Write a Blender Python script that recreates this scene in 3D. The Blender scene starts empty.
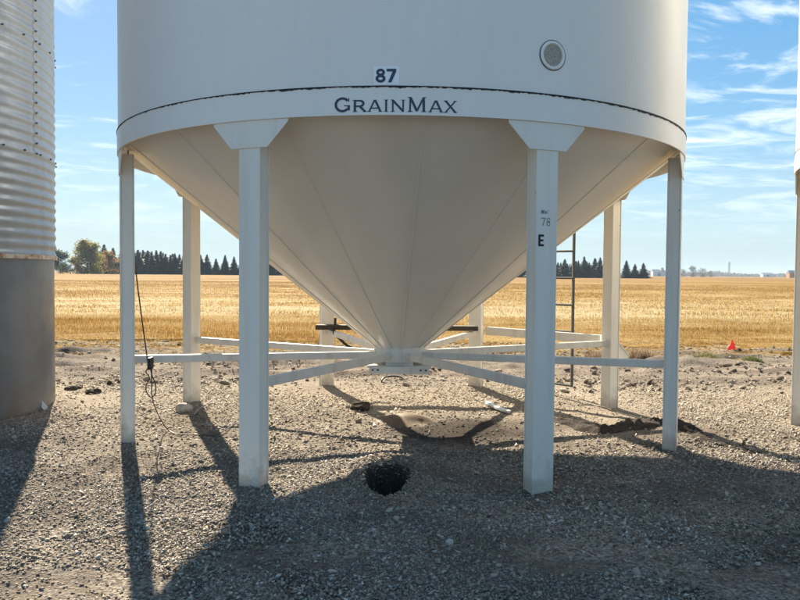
import bpy, math, random
import numpy as np
from mathutils import Matrix, Vector

rad = math.radians
rng = np.random.default_rng(7)
random.seed(7)
scene = bpy.context.scene
COL = scene.collection

# ------------------------------------------------------------------ camera
R = 2.6                       # radius of the ring of legs, metres
D = 2.93109 * R               # camera distance from the bin's axis
H = 0.58871 * R               # camera height
RC = 1.03002 * R              # radius of the bin wall
ZT = 1.05658 * R              # top of the ring beam
ZB = 0.98479 * R              # bottom of the ring beam
F = 753.1                     # focal length in pixels of the 800 px wide photograph
PITCH, ROLL = -0.03557, 0.00832
cam_data = bpy.data.cameras.new('camera')
cam = bpy.data.objects.new('camera', cam_data)
COL.objects.link(cam)
cam_data.sensor_width = 36.0
cam_data.lens = F / 800.0 * 36.0
cam_data.clip_start = 0.05
cam_data.clip_end = 12000
cam.matrix_world = (Matrix.Translation((-0.001, -D, H)) @ Matrix.Rotation(math.pi / 2 + PITCH, 4, 'X')
                    @ Matrix.Rotation(ROLL, 4, 'Z'))
scene.camera = cam

# ------------------------------------------------------------------ sky, sun, exposure
SUN_AZ = rad(21.0)            # to the left of straight ahead
SUN_EL = rad(31.0)
sun_vec = Vector((-math.sin(SUN_AZ) * math.cos(SUN_EL), math.cos(SUN_AZ) * math.cos(SUN_EL), math.sin(SUN_EL)))
world = bpy.data.worlds.new('World')
scene.world = world
world.use_nodes = True
wt = world.node_tree
for n in list(wt.nodes):
    wt.nodes.remove(n)
w_out = wt.nodes.new('ShaderNodeOutputWorld')
w_bg = wt.nodes.new('ShaderNodeBackground')
w_sky = wt.nodes.new('ShaderNodeTexSky')
w_sky.sky_type = 'NISHITA'
w_sky.sun_disc = False
w_sky.sun_elevation = SUN_EL
w_sky.sun_rotation = -SUN_AZ
w_sky.altitude = 600
w_sky.air_density = 1.0
w_sky.dust_density = 0.15
w_sky.ozone_density = 2.2
w_bg.inputs['Strength'].default_value = 0.052
tc = wt.nodes.new('ShaderNodeTexCoord')
sep = wt.nodes.new('ShaderNodeSeparateXYZ')
wt.links.new(tc.outputs['Generated'], sep.inputs[0])


def wmath(op, a, b=None, c=None):
    n = wt.nodes.new('ShaderNodeMath')
    n.operation = op
    for i, v in enumerate((a, b, c)):
        if v is None:
            continue
        if hasattr(v, 'links'):
            wt.links.new(v, n.inputs[i])
        else:
            n.inputs[i].default_value = v
    return n.outputs[0]


zz = wmath('ADD', wmath('MAXIMUM', sep.outputs[2], 0.0), 0.10)
comb = wt.nodes.new('ShaderNodeCombineXYZ')
wt.links.new(wmath('DIVIDE', sep.outputs[0], zz), comb.inputs[0])
wt.links.new(wmath('DIVIDE', sep.outputs[1], zz), comb.inputs[1])


def cloud_noise(rot, scale, nscale, detail, rough, dist, off):
    m = wt.nodes.new('ShaderNodeMapping')
    m.inputs['Rotation'].default_value = (0, 0, rot)
    m.inputs['Scale'].default_value = scale
    m.inputs['Location'].default_value = off
    wt.links.new(comb.outputs[0], m.inputs[0])
    n = wt.nodes.new('ShaderNodeTexNoise')
    n.inputs['Scale'].default_value = nscale
    n.inputs['Detail'].default_value = detail
    n.inputs['Roughness'].default_value = rough
    n.inputs['Distortion'].default_value = dist
    wt.links.new(m.outputs[0], n.inputs['Vector'])
    return n.outputs['Fac']


cn1 = cloud_noise(rad(-62), (1.0, 1.5, 1), 1.6, 10, 0.58, 1.6, (3.1, 1.7, 0))
cn2 = cloud_noise(rad(-25), (1.0, 1.3, 1), 0.42, 3, 0.5, 0.3, (0.4, 6.2, 0))
cmask = wmath('ADD', wmath('MULTIPLY', cn1, 0.75), wmath('MULTIPLY', cn2, 0.5))
ramp = wt.nodes.new('ShaderNodeMapRange')
ramp.interpolation_type = 'SMOOTHSTEP'
ramp.inputs['From Min'].default_value = 0.60
ramp.inputs['From Max'].default_value = 0.80
ramp.inputs['To Max'].default_value = 0.70
wt.links.new(cmask, ramp.inputs['Value'])
fade = wt.nodes.new('ShaderNodeMapRange')
fade.inputs['From Min'].default_value = 0.02
fade.inputs['From Max'].default_value = 0.16
wt.links.new(sep.outputs[2], fade.inputs['Value'])
wmix = wt.nodes.new('ShaderNodeMix')
wmix.data_type = 'RGBA'
wt.links.new(wmath('MULTIPLY', ramp.outputs[0], fade.outputs[0]), wmix.inputs['Factor'])
w_gam = wt.nodes.new('ShaderNodeGamma')
w_gam.inputs['Gamma'].default_value = 0.40
wt.links.new(w_sky.outputs[0], w_gam.inputs['Color'])
w_hsv = wt.nodes.new('ShaderNodeHueSaturation')
w_hsv.inputs['Saturation'].default_value = 2.30
w_hsv.inputs["Value"].default_value = 1.60
wt.links.new(w_gam.outputs[0], w_hsv.inputs['Color'])
hz = wt.nodes.new('ShaderNodeMapRange')      # pale air low over the horizon, all the way round
hz.interpolation_type = 'SMOOTHSTEP'
hz.inputs['From Min'].default_value = -0.02
hz.inputs['From Max'].default_value = 0.17
hz.inputs['To Min'].default_value = 0.74
hz.inputs['To Max'].default_value = 0.0
wt.links.new(sep.outputs[2], hz.inputs['Value'])
hmix = wt.nodes.new('ShaderNodeMix')
hmix.data_type = 'RGBA'
wt.links.new(hz.outputs[0], hmix.inputs['Factor'])
wt.links.new(w_hsv.outputs[0], hmix.inputs['A'])
hmix.inputs['B'].default_value = (1.75, 2.65, 3.2, 1)
wt.links.new(hmix.outputs['Result'], wmix.inputs['A'])
wmix.inputs['B'].default_value = (4.9, 5.2, 5.4, 1)
wt.links.new(wmix.outputs['Result'], w_bg.inputs['Color'])
wt.links.new(w_bg.outputs[0], w_out.inputs['Surface'])

sun_data = bpy.data.lights.new('sun', 'SUN')
sun_data.energy = 3.45
sun_data.angle = rad(0.55)
sun_data.color = (1.0, 0.88, 0.70)
sun = bpy.data.objects.new('sun', sun_data)
sun.rotation_euler = sun_vec.to_track_quat('Z', 'Y').to_euler()
sun.location = (-6, 20, 20)
COL.objects.link(sun)

vs = scene.view_settings
vs.view_transform = 'Standard'
vs.look = 'None'
vs.gamma = 1.0
vs.exposure = 2.33
vs.use_curve_mapping = False


# ------------------------------------------------------------------ pixel -> ground
def ray(px, py):
    d = cam.matrix_world.to_3x3() @ Vector(((px - 400) / F, -(py - 300) / F, -1.0))
    return d


def ground_at(px, py, z=0.0):
    d = ray(px, py)
    t = (z - H) / d.z
    return Vector((-0.001 + d.x * t, -D + d.y * t, z))


def at_depth(px, py, Y):
    d = ray(px, py)
    t = (Y + D) / d.y
    return Vector((-0.001 + d.x * t, Y, H + d.z * t))


# ------------------------------------------------------------------ object helpers
def tag(o, label=None, cat=None, group=None, kind=None):
    if label: o['label'] = label
    if cat: o['category'] = cat
    if group: o['group'] = group
    if kind: o['kind'] = kind
    return o


def empty(name, loc=(0, 0, 0), rz=0.0):
    o = bpy.data.objects.new(name, None)
    o.location = loc
    o.rotation_euler = (0, 0, rz)
    o.empty_display_size = 0.2
    COL.objects.link(o)
    return o


def link(name, me, parent=None):
    o = bpy.data.objects.new(name, me)
    COL.objects.link(o)
    if parent is not None:
        o.parent = parent
    return o


class MB:
    """collects shapes into one mesh"""
    def __init__(self):
        self.v = []
        self.f = []

    def add(self, vs, fs):
        b = len(self.v)
        self.v += [tuple(p) for p in vs]
        self.f += [tuple(i + b for i in f) for f in fs]
        return self

    def box(self, lo, hi, M=None):
        x0, y0, z0 = lo
        x1, y1, z1 = hi
        vs = [(x0, y0, z0), (x1, y0, z0), (x1, y1, z0), (x0, y1, z0), (x0, y0, z1), (x1, y0, z1), (x1, y1, z1), (x0, y1, z1)]
        if M is not None:
            vs = [M @ Vector(p) for p in vs]
        return self.add(vs, [(3, 2, 1, 0), (4, 5, 6, 7), (0, 1, 5, 4), (1, 2, 6, 5), (2, 3, 7, 6), (3, 0, 4, 7)])

    def beam(self, a, b, w, h):
        a = Vector(a); b = Vector(b)
        y = (b - a).normalized()
        x = y.cross(Vector((0, 0, 1)))
        if x.length < 1e-4:
            x = Vector((1, 0, 0))
        x.normalize()
        z = x.cross(y)
        vs = []
        for p in (a, b):
            for sx, sz in ((-1, -1), (1, -1), (1, 1), (-1, 1)):
                vs.append(p + x * sx * w / 2 + z * sz * h / 2)
        return self.add(vs, [(0, 1, 2, 3), (7, 6, 5, 4), (0, 4, 5, 1), (1, 5, 6, 2), (2, 6, 7, 3), (3, 7, 4, 0)])

    def tube(self, pts, r, n=8):
        pts = [Vector(p) for p in pts]
        rs = r if isinstance(r, (list, tuple)) else [r] * len(pts)
        vs = []
        fs = []
        up = Vector((0.13, 0.31, 0.94)).normalized()
        for i, p in enumerate(pts):
            t = (pts[min(i + 1, len(pts) - 1)] - pts[max(i - 1, 0)]).normalized()
            x = t.cross(up)
            if x.length < 1e-3:
                x = t.cross(Vector((1, 0, 0)))
            x.normalize()
            y = x.cross(t)
            for k in range(n):
                a = 2 * math.pi * k / n
                vs.append(p + (x * math.cos(a) + y * math.sin(a)) * rs[i])
        for i in range(len(pts) - 1):
            for k in range(n):
                fs.append((i * n + k, i * n + (k + 1) % n, (i + 1) * n + (k + 1) % n, (i + 1) * n + k))
        fs.append(tuple(range(n - 1, -1, -1)))
        fs.append(tuple((len(pts) - 1) * n + k for k in range(n)))
        return self.add(vs, fs)

    def lathe(self, prof, n=192, closed=True, a0=0.0, a1=2 * math.pi):
        """profile of (r, z); closed: the profile is a loop"""
        full = abs(a1 - a0 - 2 * math.pi) < 1e-6
        m = n if full else n + 1
        vs = []
        for i in range(m):
            a = a0 + (a1 - a0) * i / n
            s, c = math.sin(a), -math.cos(a)
            vs += [(r * s, r * c, z) for r, z in prof]
        k = len(prof)
        fs = []
        kk = k if closed else k - 1
        for i in range(n):
            j = (i + 1) % m
            for q in range(kk):
                w = (q + 1) % k
                fs.append((i * k + q, j * k + q, j * k + w, i * k + w))
        if not full and closed:
            fs.append(tuple(range(k)))
            fs.append(tuple((m - 1) * k + q for q in range(k - 1, -1, -1)))
        return self.add(vs, fs)

    def build(self, name, mat, parent=None, smooth=False, bevel=0.0, seg=2, auto=None):
        me = bpy.data.meshes.new(name)
        me.from_pydata(self.v, [], self.f)
        me.validate()
        me.update()
        me.materials.append(mat)
        import bmesh
        bm = bmesh.new()
        bm.from_mesh(me)
        bmesh.ops.recalc_face_normals(bm, faces=bm.faces)
        bm.to_mesh(me)
        bm.free()
        o = link(name, me, parent)
        if smooth or auto:
            for p in me.polygons:
                p.use_smooth = True
            me.set_sharp_from_angle(angle=rad(auto or 35))
        if bevel:
            m = o.modifiers.new('bevel', 'BEVEL')
            m.width = bevel
            m.segments = seg
            m.limit_method = 'ANGLE'
        return o


def np_mesh(name, verts, faces, mat, smooth=False):
    """verts (n,3), faces (m,k) arrays"""
    me = bpy.data.meshes.new(name)
    verts = np.asarray(verts, dtype=np.float32)
    faces = np.asarray(faces, dtype=np.int32)
    m, k = faces.shape
    me.vertices.add(len(verts))
    me.vertices.foreach_set('co', verts.ravel())
    me.loops.add(m * k)
    me.loops.foreach_set('vertex_index', faces.ravel())
    me.polygons.add(m)
    me.polygons.foreach_set('loop_start', np.arange(0, m * k, k, dtype=np.int32))
    me.polygons.foreach_set('loop_total', np.full(m, k, dtype=np.int32))
    if smooth:
        me.polygons.foreach_set('use_smooth', np.ones(m, dtype=bool))
    me.update(calc_edges=True)
    me.materials.append(mat)
    return me


def copy_tree(o, parent=None, skip=()):
    c = o.copy()
    COL.objects.link(c)
    c.parent = parent
    for ch in list(o.children):
        if ch.name.split('.')[0] not in skip:
            copy_tree(ch, c, skip)
    return c


# ------------------------------------------------------------------ material helper
class Mat:
    def __init__(self, name, rough=0.6, spec=0.5):
        self.m = bpy.data.materials.new(name)
        self.m.use_nodes = True
        self.t = self.m.node_tree
        self.b = self.t.nodes['Principled BSDF']
        self.out = self.t.nodes['Material Output']
        self.b.inputs['Roughness'].default_value = rough
        self.b.inputs['Specular IOR Level'].default_value = spec
        self.tc = self.t.nodes.new('ShaderNodeTexCoord')

    def set(self, sock, v):
        s = self.b.inputs[sock]
        self.plug(v, s)
        return self

    def plug(self, v, s):
        if hasattr(v, 'links'):
            self.t.links.new(v, s)
        elif isinstance(v, (tuple, list)):
            s.default_value = tuple(v) + ((1,) if len(v) == 3 and s.type == 'RGBA' else ())
        else:
            s.default_value = v

    def coords(self, scale=(1, 1, 1), rot=(0, 0, 0), which='Object'):
        n = self.t.nodes.new('ShaderNodeMapping')
        n.inputs['Scale'].default_value = scale
        n.inputs['Rotation'].default_value = rot
        self.t.links.new(self.tc.outputs[which], n.inputs[0])
        return n.outputs[0]

    def noise(self, scale, detail=4, rough=0.55, vec=None, dist=0.0):
        n = self.t.nodes.new('ShaderNodeTexNoise')
        n.inputs['Scale'].default_value = scale
        n.inputs['Detail'].default_value = detail
        n.inputs['Roughness'].default_value = rough
        n.inputs['Distortion'].default_value = dist
        self.t.links.new(vec if vec is not None else self.tc.outputs['Object'], n.inputs['Vector'])
        return n.outputs['Fac']

    def voronoi(self, scale, vec=None, out='Distance', feature='F1'):
        n = self.t.nodes.new('ShaderNodeTexVoronoi')
        n.feature = feature
        n.inputs['Scale'].default_value = scale
        self.t.links.new(vec if vec is not None else self.tc.outputs['Object'], n.inputs['Vector'])
        return n.outputs[out]

    def math(self, op, a, b=0.0, c=0.0, clamp=False):
        n = self.t.nodes.new('ShaderNodeMath')
        n.operation = op
        n.use_clamp = clamp
        for i, v in enumerate((a, b, c)):
            self.plug(v, n.inputs[i])
        return n.outputs[0]

    def range(self, v, a, b, c=0.0, d=1.0, smooth=True):
        n = self.t.nodes.new('ShaderNodeMapRange')
        if smooth:
            n.interpolation_type = 'SMOOTHSTEP'
        self.plug(v, n.inputs['Value'])
        for k, x in (('From Min', a), ('From Max', b), ('To Min', c), ('To Max', d)):
            n.inputs[k].default_value = x
        return n.outputs[0]

    def ramp(self, v, stops, interp='LINEAR'):
        n = self.t.nodes.new('ShaderNodeValToRGB')
        n.color_ramp.interpolation = interp
        el = n.color_ramp.elements
        while len(el) < len(stops):
            el.new(0.5)
        for e, (p, c) in zip(el, stops):
            e.position = p
            e.color = tuple(c) + (1,)
        self.plug(v, n.inputs[0])
        return n.outputs[0]

    def mix(self, f, a, b, mode='MIX'):
        n = self.t.nodes.new('ShaderNodeMix')
        n.data_type = 'RGBA'
        n.blend_type = mode
        self.plug(f, n.inputs['Factor'])
        self.plug(a, n.inputs['A'])
        self.plug(b, n.inputs['B'])
        return n.outputs['Result']

    def geom(self, name):
        n = self.t.nodes.new('ShaderNodeNewGeometry')
        return n.outputs[name]

    def obrand(self):
        n = self.t.nodes.new('ShaderNodeObjectInfo')
        return n.outputs['Random']

    def xyz(self, vec=None):
        n = self.t.nodes.new('ShaderNodeSeparateXYZ')
        self.t.links.new(vec if vec is not None else self.tc.outputs['Object'], n.inputs[0])
        return n.outputs

    def bump(self, h, strength=0.3, dist=0.02):
        n = self.t.nodes.new('ShaderNodeBump')
        n.inputs['Strength'].default_value = strength
        n.inputs['Distance'].default_value = dist
        self.plug(h, n.inputs['Height'])
        self.t.links.new(n.outputs[0], self.b.inputs['Normal'])
        return self

    def translucent(self, col, fac):
        tr = self.t.nodes.new('ShaderNodeBsdfTranslucent')
        self.plug(col, tr.inputs['Color'])
        mx = self.t.nodes.new('ShaderNodeMixShader')
        mx.inputs[0].default_value = fac
        self.t.links.new(self.b.outputs[0], mx.inputs[1])
        self.t.links.new(tr.outputs[0], mx.inputs[2])
        self.t.links.new(mx.outputs[0], self.out.inputs['Surface'])
        return self


def bin_paint(name, base, dirt, rough, spread=1.0, mud=False):
    m = Mat(name, rough)
    pos = m.geom('Position')
    mp_ = m.t.nodes.new('ShaderNodeMapping')
    mp_.inputs['Scale'].default_value = (3.0, 3.0, 0.22)
    m.t.links.new(pos, mp_.inputs[0])
    blot = m.noise(1.1, 3, 0.5, pos)
    streak = m.noise(3.0, 5, 0.6, mp_.outputs[0])
    fine = m.noise(60, 3, 0.6, pos)
    f = m.math('MULTIPLY', m.range(streak, 0.45, 0.75), 0.30 * spread)
    f = m.math('ADD', f, m.math('MULTIPLY', m.range(blot, 0.15, 0.85), 0.30 * spread))
    c = m.mix(f, base, dirt)
    if mud:
        zf = m.math('ADD', m.xyz()[2], m.math('MULTIPLY', m.math('SUBTRACT', m.noise(9, 5, 0.7), 0.5), -0.5))
        c = m.mix(m.range(zf, 0.02, 0.26, 0.62, 0.0), c, (0.30, 0.25, 0.19))
        chip = m.math('MULTIPLY', m.range(m.noise(26, 4, 0.6), 0.70, 0.74), m.range(m.noise(3, 3, 0.5), 0.52, 0.62))
        c = m.mix(m.math('MULTIPLY', chip, 0.8), c, (0.20, 0.10, 0.055))
    m.set('Base Color', c)
    m.set('Roughness', m.range(blot, 0.25, 0.75, rough - 0.03, rough + 0.06))
    m.bump(m.math('ADD', m.noise(1.6, 1, 0.4, pos), m.math('MULTIPLY', fine, 0.02)), 0.07, 0.03)
    return m.m


M_wall = bin_paint('wall_paint', (0.815, 0.80, 0.755), (0.67, 0.65, 0.59), 0.34, 0.5)
M_leg = bin_paint('leg_paint', (0.82, 0.795, 0.725), (0.56, 0.51, 0.42), 0.40, 1.0, True)
hop = Mat('hopper_paint', 0.26)
hop_p = hop.geom('Position')
hop_m = hop.t.nodes.new('ShaderNodeMapping')
hop_m.inputs['Scale'].default_value = (2.0, 2.0, 0.5)
hop.t.links.new(hop_p, hop_m.inputs[0])
hop.set('Base Color', hop.mix(hop.noise(1.4, 6, 0.62, hop_m.outputs[0]), (0.81, 0.795, 0.75), (0.71, 0.68, 0.62)))
M_hop = hop.m
M_brace = bin_paint('brace_paint', (0.77, 0.75, 0.69), (0.46, 0.40, 0.32), 0.45, 1.3)


def plain(name, col, rough=0.6, var=0.15, scale=20, metal=0.0):
    m = Mat(name, rough)
    dark = tuple(c * (1 - var * 2) for c in col)
    m.set('Base Color', m.mix(m.noise(scale, 4), dark, tuple(min(1, c * (1 + var)) for c in col)))
    m.set('Metallic', metal)
    return m.m


M_ink = plain('navy_ink', (0.030, 0.050, 0.10), 0.5, 0.1)
M_black = plain('black_rubber', (0.012, 0.012, 0.014), 0.55, 0.2)
M_seal = plain('dark_sealant', (0.018, 0.022, 0.024), 0.8, 0.3, 40)
M_marker = plain('faded_marker', (0.12, 0.13, 0.15), 0.6, 0.2, 120)
M_sticker = plain('white_vinyl', (0.90, 0.93, 0.96), 0.35, 0.04)
M_ladder = plain('dark_steel', (0.045, 0.05, 0.05), 0.5, 0.25)
M_wood = plain('dark_wood', (0.05, 0.042, 0.03), 0.8, 0.3, 14)
M_red = plain('red_flag_plastic', (0.85, 0.025, 0.015), 0.5, 0.05)
M_white = plain('white_plastic', (0.74, 0.74, 0.72), 0.45, 0.06)
M_wire = plain('thin_wire', (0.05, 0.045, 0.05), 0.5, 0.1)
M_string = plain('pale_string', (0.42, 0.38, 0.34), 0.8, 0.2)
M_bark = plain('bark', (0.07, 0.055, 0.04), 0.9, 0.3, 6)


# ------------------------------------------------------------------ terrain
def vnoise(x, y, seed=0):
    """smooth value noise in -1..1"""
    x = np.asarray(x, dtype=np.float64); y = np.asarray(y, dtype=np.float64)
    xi = np.floor(x).astype(np.int64); yi = np.floor(y).astype(np.int64)
    fx = x - xi; fy = y - yi
    fx = fx * fx * (3 - 2 * fx); fy = fy * fy * (3 - 2 * fy)

    def hsh(a, b):
        h = (a * 374761393 + b * 668265263 + seed * 974634777) & 0x7fffffff
        h = ((h ^ (h >> 13)) * 1274126177) & 0x7fffffff
        h = (h ^ (h >> 16)) & 0xffff
        return h / 32767.5 - 1.0
    a = hsh(xi, yi) * (1 - fx) + hsh(xi + 1, yi) * fx
    b = hsh(xi, yi + 1) * (1 - fx) + hsh(xi + 1, yi + 1) * fx
    return a * (1 - fy) + b * fy


def sstep(v, a, b):
    t = np.clip((v - a) / (b - a), 0, 1)
    return t * t * (3 - 2 * t)


hole_c = ground_at(387, 480)
# the corrugated bin: its wall is tangent to the ray at x = 55 px and meets the ground at (0, 431) px
STEEL_R = 2.1
tan_p = ground_at(55.5, 405)
tv = Vector((tan_p.x, tan_p.y + D)).normalized()
STEEL_C = (tan_p.x - tv.y * STEEL_R, tan_p.y + tv.x * STEEL_R * -1.0 * -1.0 * (-1 if tv.x > 0 else 1))
STEEL_C = (tan_p.x + (-tv.y) * STEEL_R, tan_p.y + tv.x * STEEL_R)
grain_c = ground_at(404, 422)
YARD_END = 8.7


def pit_q(x, y):
    wy = (y - hole_c.y) / 0.42
    return np.hypot((x - hole_c.x) / (0.168 + 0.030 * np.clip(wy, -1, 1)), wy) + 0.10 * vnoise(x * 6, y * 4, 9) + 0.03 * vnoise(x * 23, y * 23, 10)


def field_edge(x):
    return YARD_END + 0.5 * vnoise(np.asarray(x) * 0.5, 3.1, 5) - 1.2 * sstep(np.asarray(x), 2.0, 9.0)


def ground_z(x, y):
    x = np.asarray(x, dtype=np.float64); y = np.asarray(y, dtype=np.float64)
    d = y + D
    near = 1 - sstep(d, 20, 40)
    z = 0.022 * vnoise(x * 0.9, y * 0.9, 1) + 0.012 * vnoise(x * 2.7, y * 2.7, 2) + 0.006 * vnoise(x * 8, y * 8, 3)
    rut = sstep(y, 2.6, 4.0) * (1 - sstep(y, 7.8, 9.0))
    z = z + rut * (0.05 * vnoise(x * 0.22 + 3, y * 2.2 + 0.12 * x, 4) + 0.045 * vnoise(x * 0.8, y * 4.0, 6) + 0.04 * vnoise(x * 2.6, y * 4.5, 16) + 0.015 * vnoise(x * 7, y * 7, 17))
    # gravel banked a little round the feet of the legs
    for a_ in (22.5, 67.5, 112.5, 157.5, -22.5, -67.5, -112.5, -157.5):
        lx, ly = R * math.sin(rad(a_)), -R * math.cos(rad(a_))
        z = z + 0.032 * np.exp(-(np.hypot(x - lx, y - ly) / 0.17) ** 2)
    # earth banked against the steel bin
    rr = np.hypot(x - STEEL_C[0], y - STEEL_C[1])
    z = z + 0.10 * (1 - sstep(rr, STEEL_R - 0.05, STEEL_R + 0.35 + 0.1 * vnoise(x * 3, y * 3, 8)))
    z = z * near
    # pit below the hopper's spout
    q = pit_q(x, y)
    z = z - 1.05 * (1 - sstep(q, 0.80, 1.06))
    z = z + 0.03 * (1 - sstep(np.abs(q - 1.35), 0.0, 0.5))
    return z


def graded(breaks):
    """breaks: list of (start, end, step); returns coordinates"""
    out = []
    for a, b, s in breaks:
        n = max(1, int(round((b - a) / s)))
        out += list(np.linspace(a, b, n, endpoint=False))
    out.append(breaks[-1][1])
    return np.array(out)


def tensor(name, xs, ys, zf, mat, kind='structure'):
    X, Y = np.meshgrid(xs, ys)
    Z = zf(X, Y)
    V = np.stack([X.ravel(), Y.ravel(), Z.ravel()], 1)
    nx, ny = len(xs), len(ys)
    i = np.arange(nx * ny).reshape(ny, nx)
    Fc = np.stack([i[:-1, :-1].ravel(), i[:-1, 1:].ravel(), i[1:, 1:].ravel(), i[1:, :-1].ravel()], 1)
    me = np_mesh(name, V, Fc, mat, smooth=True)
    o = link(name, me)
    o['kind'] = kind
    return o


def soil_shade(m):
    """dark soil stain behind the pit, with cone and gate shade painted in"""
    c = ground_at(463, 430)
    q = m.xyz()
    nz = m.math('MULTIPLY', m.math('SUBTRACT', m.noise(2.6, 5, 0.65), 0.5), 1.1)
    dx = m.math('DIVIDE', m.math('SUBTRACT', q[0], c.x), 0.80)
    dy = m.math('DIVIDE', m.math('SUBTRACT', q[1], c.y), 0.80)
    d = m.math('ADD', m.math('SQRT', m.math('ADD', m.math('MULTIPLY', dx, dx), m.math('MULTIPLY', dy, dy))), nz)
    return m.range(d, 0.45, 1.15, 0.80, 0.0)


# yard ground: gravelly earth, packed dirt track, straw-littered edge
g = Mat('yard_ground', 1.0, 0.03)
gx = g.xyz()
gn = g.noise(1.1, 6, 0.62)
gw = g.noise(0.45, 4, 0.55)
gf = g.noise(38, 6, 0.72)
gv = g.voronoi(62, None, 'Color')
gvd = g.voronoi(62)
stone = g.ramp(g.math('MULTIPLY', g.math('ADD', gv, gf), 0.5), [(0.25, (0.08, 0.065, 0.052)), (0.5, (0.23, 0.195, 0.155)), (0.72, (0.38, 0.335, 0.275)), (0.9, (0.48, 0.44, 0.38))])
earth = g.ramp(gf, [(0.3, (0.07, 0.059, 0.049)), (0.55, (0.16, 0.135, 0.11)), (0.8, (0.28, 0.24, 0.195))])
yard = g.mix(g.range(gn, 0.42, 0.62), stone, earth)
tracksn = g.noise(1.0, 6, 0.65, g.coords((0.35, 2.4, 1)))
track = g.ramp(g.math('ADD', g.math('MULTIPLY', tracksn, 0.75), g.math('MULTIPLY', gf, 0.3)),
               [(0.33, (0.06, 0.049, 0.042)), (0.5, (0.185, 0.152, 0.122)), (0.68, (0.31, 0.263, 0.21))])
straw = g.ramp(g.noise(14, 6, 0.75, g.coords((0.5, 2, 1))), [(0.3, (0.10, 0.07, 0.04)), (0.5, (0.28, 0.22, 0.125)), (0.7, (0.40, 0.33, 0.21))])
yy = g.math('ADD', gx[1], g.math('MULTIPLY', g.math('SUBTRACT', gw, 0.5), 3.0))
yard = g.mix(g.math('MULTIPLY', g.range(gx[1], -1.0, 2.0), 0.45), yard, (0.40, 0.335, 0.25))
c1 = g.mix(g.range(yy, 2.0, 3.6), yard, track)
strawmask = g.math('MULTIPLY', g.range(yy, 5.6, 7.4), g.range(g.noise(2.0, 5, 0.6, g.coords((0.5, 1.6, 1))), 0.36, 0.56))
c2 = g.mix(strawmask, c1, straw)
g.set('Base Color', g.mix(soil_shade(g), c2, (0.022, 0.018, 0.016)))  # soil stain and the hopper's shade, both mixed into the ground colour
g.bump(g.math('ADD', g.math('MULTIPLY', gvd, 0.7), gf), 0.7, 0.02)

xs = graded([(-4000, -400, 300), (-400, -60, 25), (-60, -14, 2), (-14, -5.5, 0.14), (-5.5, 5.5, 0.042), (5.5, 14, 0.14), (14, 60, 2), (60, 400, 25), (400, 4000, 300)])
ys = graded([(-400, -40, 20), (-40, -10, 1.5), (-10, -5.6, 0.2), (-5.6, 1.2, 0.04), (1.2, 9.6, 0.07), (9.6, 12, 0.3), (12, 60, 2), (60, 400, 20), (400, 5000, 300)])
ground = tensor('ground', xs, ys, lambda X, Y: ground_z(X, Y) - 0.12 * sstep(Y, 9.0, 10.5), g.m)

# stubble field: paler and darker swaths left by the combine run across the view
FIELD_STOPS = [(0.46, (0.125, 0.060, 0.011)), (0.54, (0.22, 0.120, 0.027)), (0.62, (0.29, 0.185, 0.060)), (0.72, (0.40, 0.31, 0.165))]


def field_bands(m):
    yv = m.xyz()[1]
    wob = m.noise(1.0, 4, 0.6, m.coords((0.06, 0.12, 1)))
    lg = m.math('LOGARITHM', m.math('MAXIMUM', m.math('ADD', m.math('ADD', yv, D), m.math('MULTIPLY', m.math('SUBTRACT', wob, 0.5), 7.0)), 8.0), 2.0)
    n = m.t.nodes.new('ShaderNodeValToRGB')
    el = n.color_ramp.elements
    st_ = [(0.0, 0.5), (0.04, 0.40), (0.14, 0.38), (0.20, 0.54), (0.30, 0.64), (0.42, 0.58), (0.50, 0.36), (0.58, 0.46), (0.66, 0.32), (0.80, 0.30), (1.0, 0.24)]
    while len(el) < len(st_):
        el.new(0.5)
    for e, (p, c) in zip(el, st_):
        e.position = p
        e.color = (c, c, c, 1)
    m.plug(m.range(lg, 3.8, 7.6, 0, 1, False), n.inputs[0])
    return m.math('MULTIPLY', m.math('SUBTRACT', n.outputs[0], 0.45), 0.42)


fm = Mat('stubble_field', 1.0, 0.1)
fx_ = fm.xyz()
band = fm.noise(1.0, 5, 0.6, fm.coords((0.012, 0.075, 1), (0, 0, rad(2))))
patch = fm.noise(1.0, 6, 0.65, fm.coords((0.10, 0.30, 1)))
fine = fm.noise(1.0, 8, 0.75, fm.coords((1.2, 3.4, 1)))
v = fm.math('ADD', fm.math('MULTIPLY', band, 0.55), fm.math('ADD', fm.math('MULTIPLY', patch, 0.40), fm.math('MULTIPLY', fine, 0.30)))
v = fm.math('ADD', v, field_bands(fm))
fcol = fm.ramp(v, FIELD_STOPS)
fm.set('Base Color', fcol)
fm.bump(fine, 0.9, 0.12)


def field_z(X, Y):
    e = field_edge(X)
    z = 0.02 + 0.03 * vnoise(X * 0.6, Y * 1.5, 11) + 0.02 * vnoise(X * 2.1, Y * 3.7, 12)
    z = z * (1 - 0.8 * sstep(Y, 60, 120))
    return np.where(Y < e, -0.12 - 0.3 * sstep(e - Y, 0, 0.4), z)


fxs = graded([(-4000, -300, 400), (-300, -60, 30), (-60, -16, 1.5), (-16, 16, 0.2), (16, 60, 1.5), (60, 300, 30), (300, 4000, 400)])
fys = graded([(6.4, 12, 0.12), (12, 30, 0.4), (30, 90, 2), (90, 400, 15), (400, 3500, 250)])
field = tensor('field', fxs, fys, field_z, fm.m)

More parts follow.
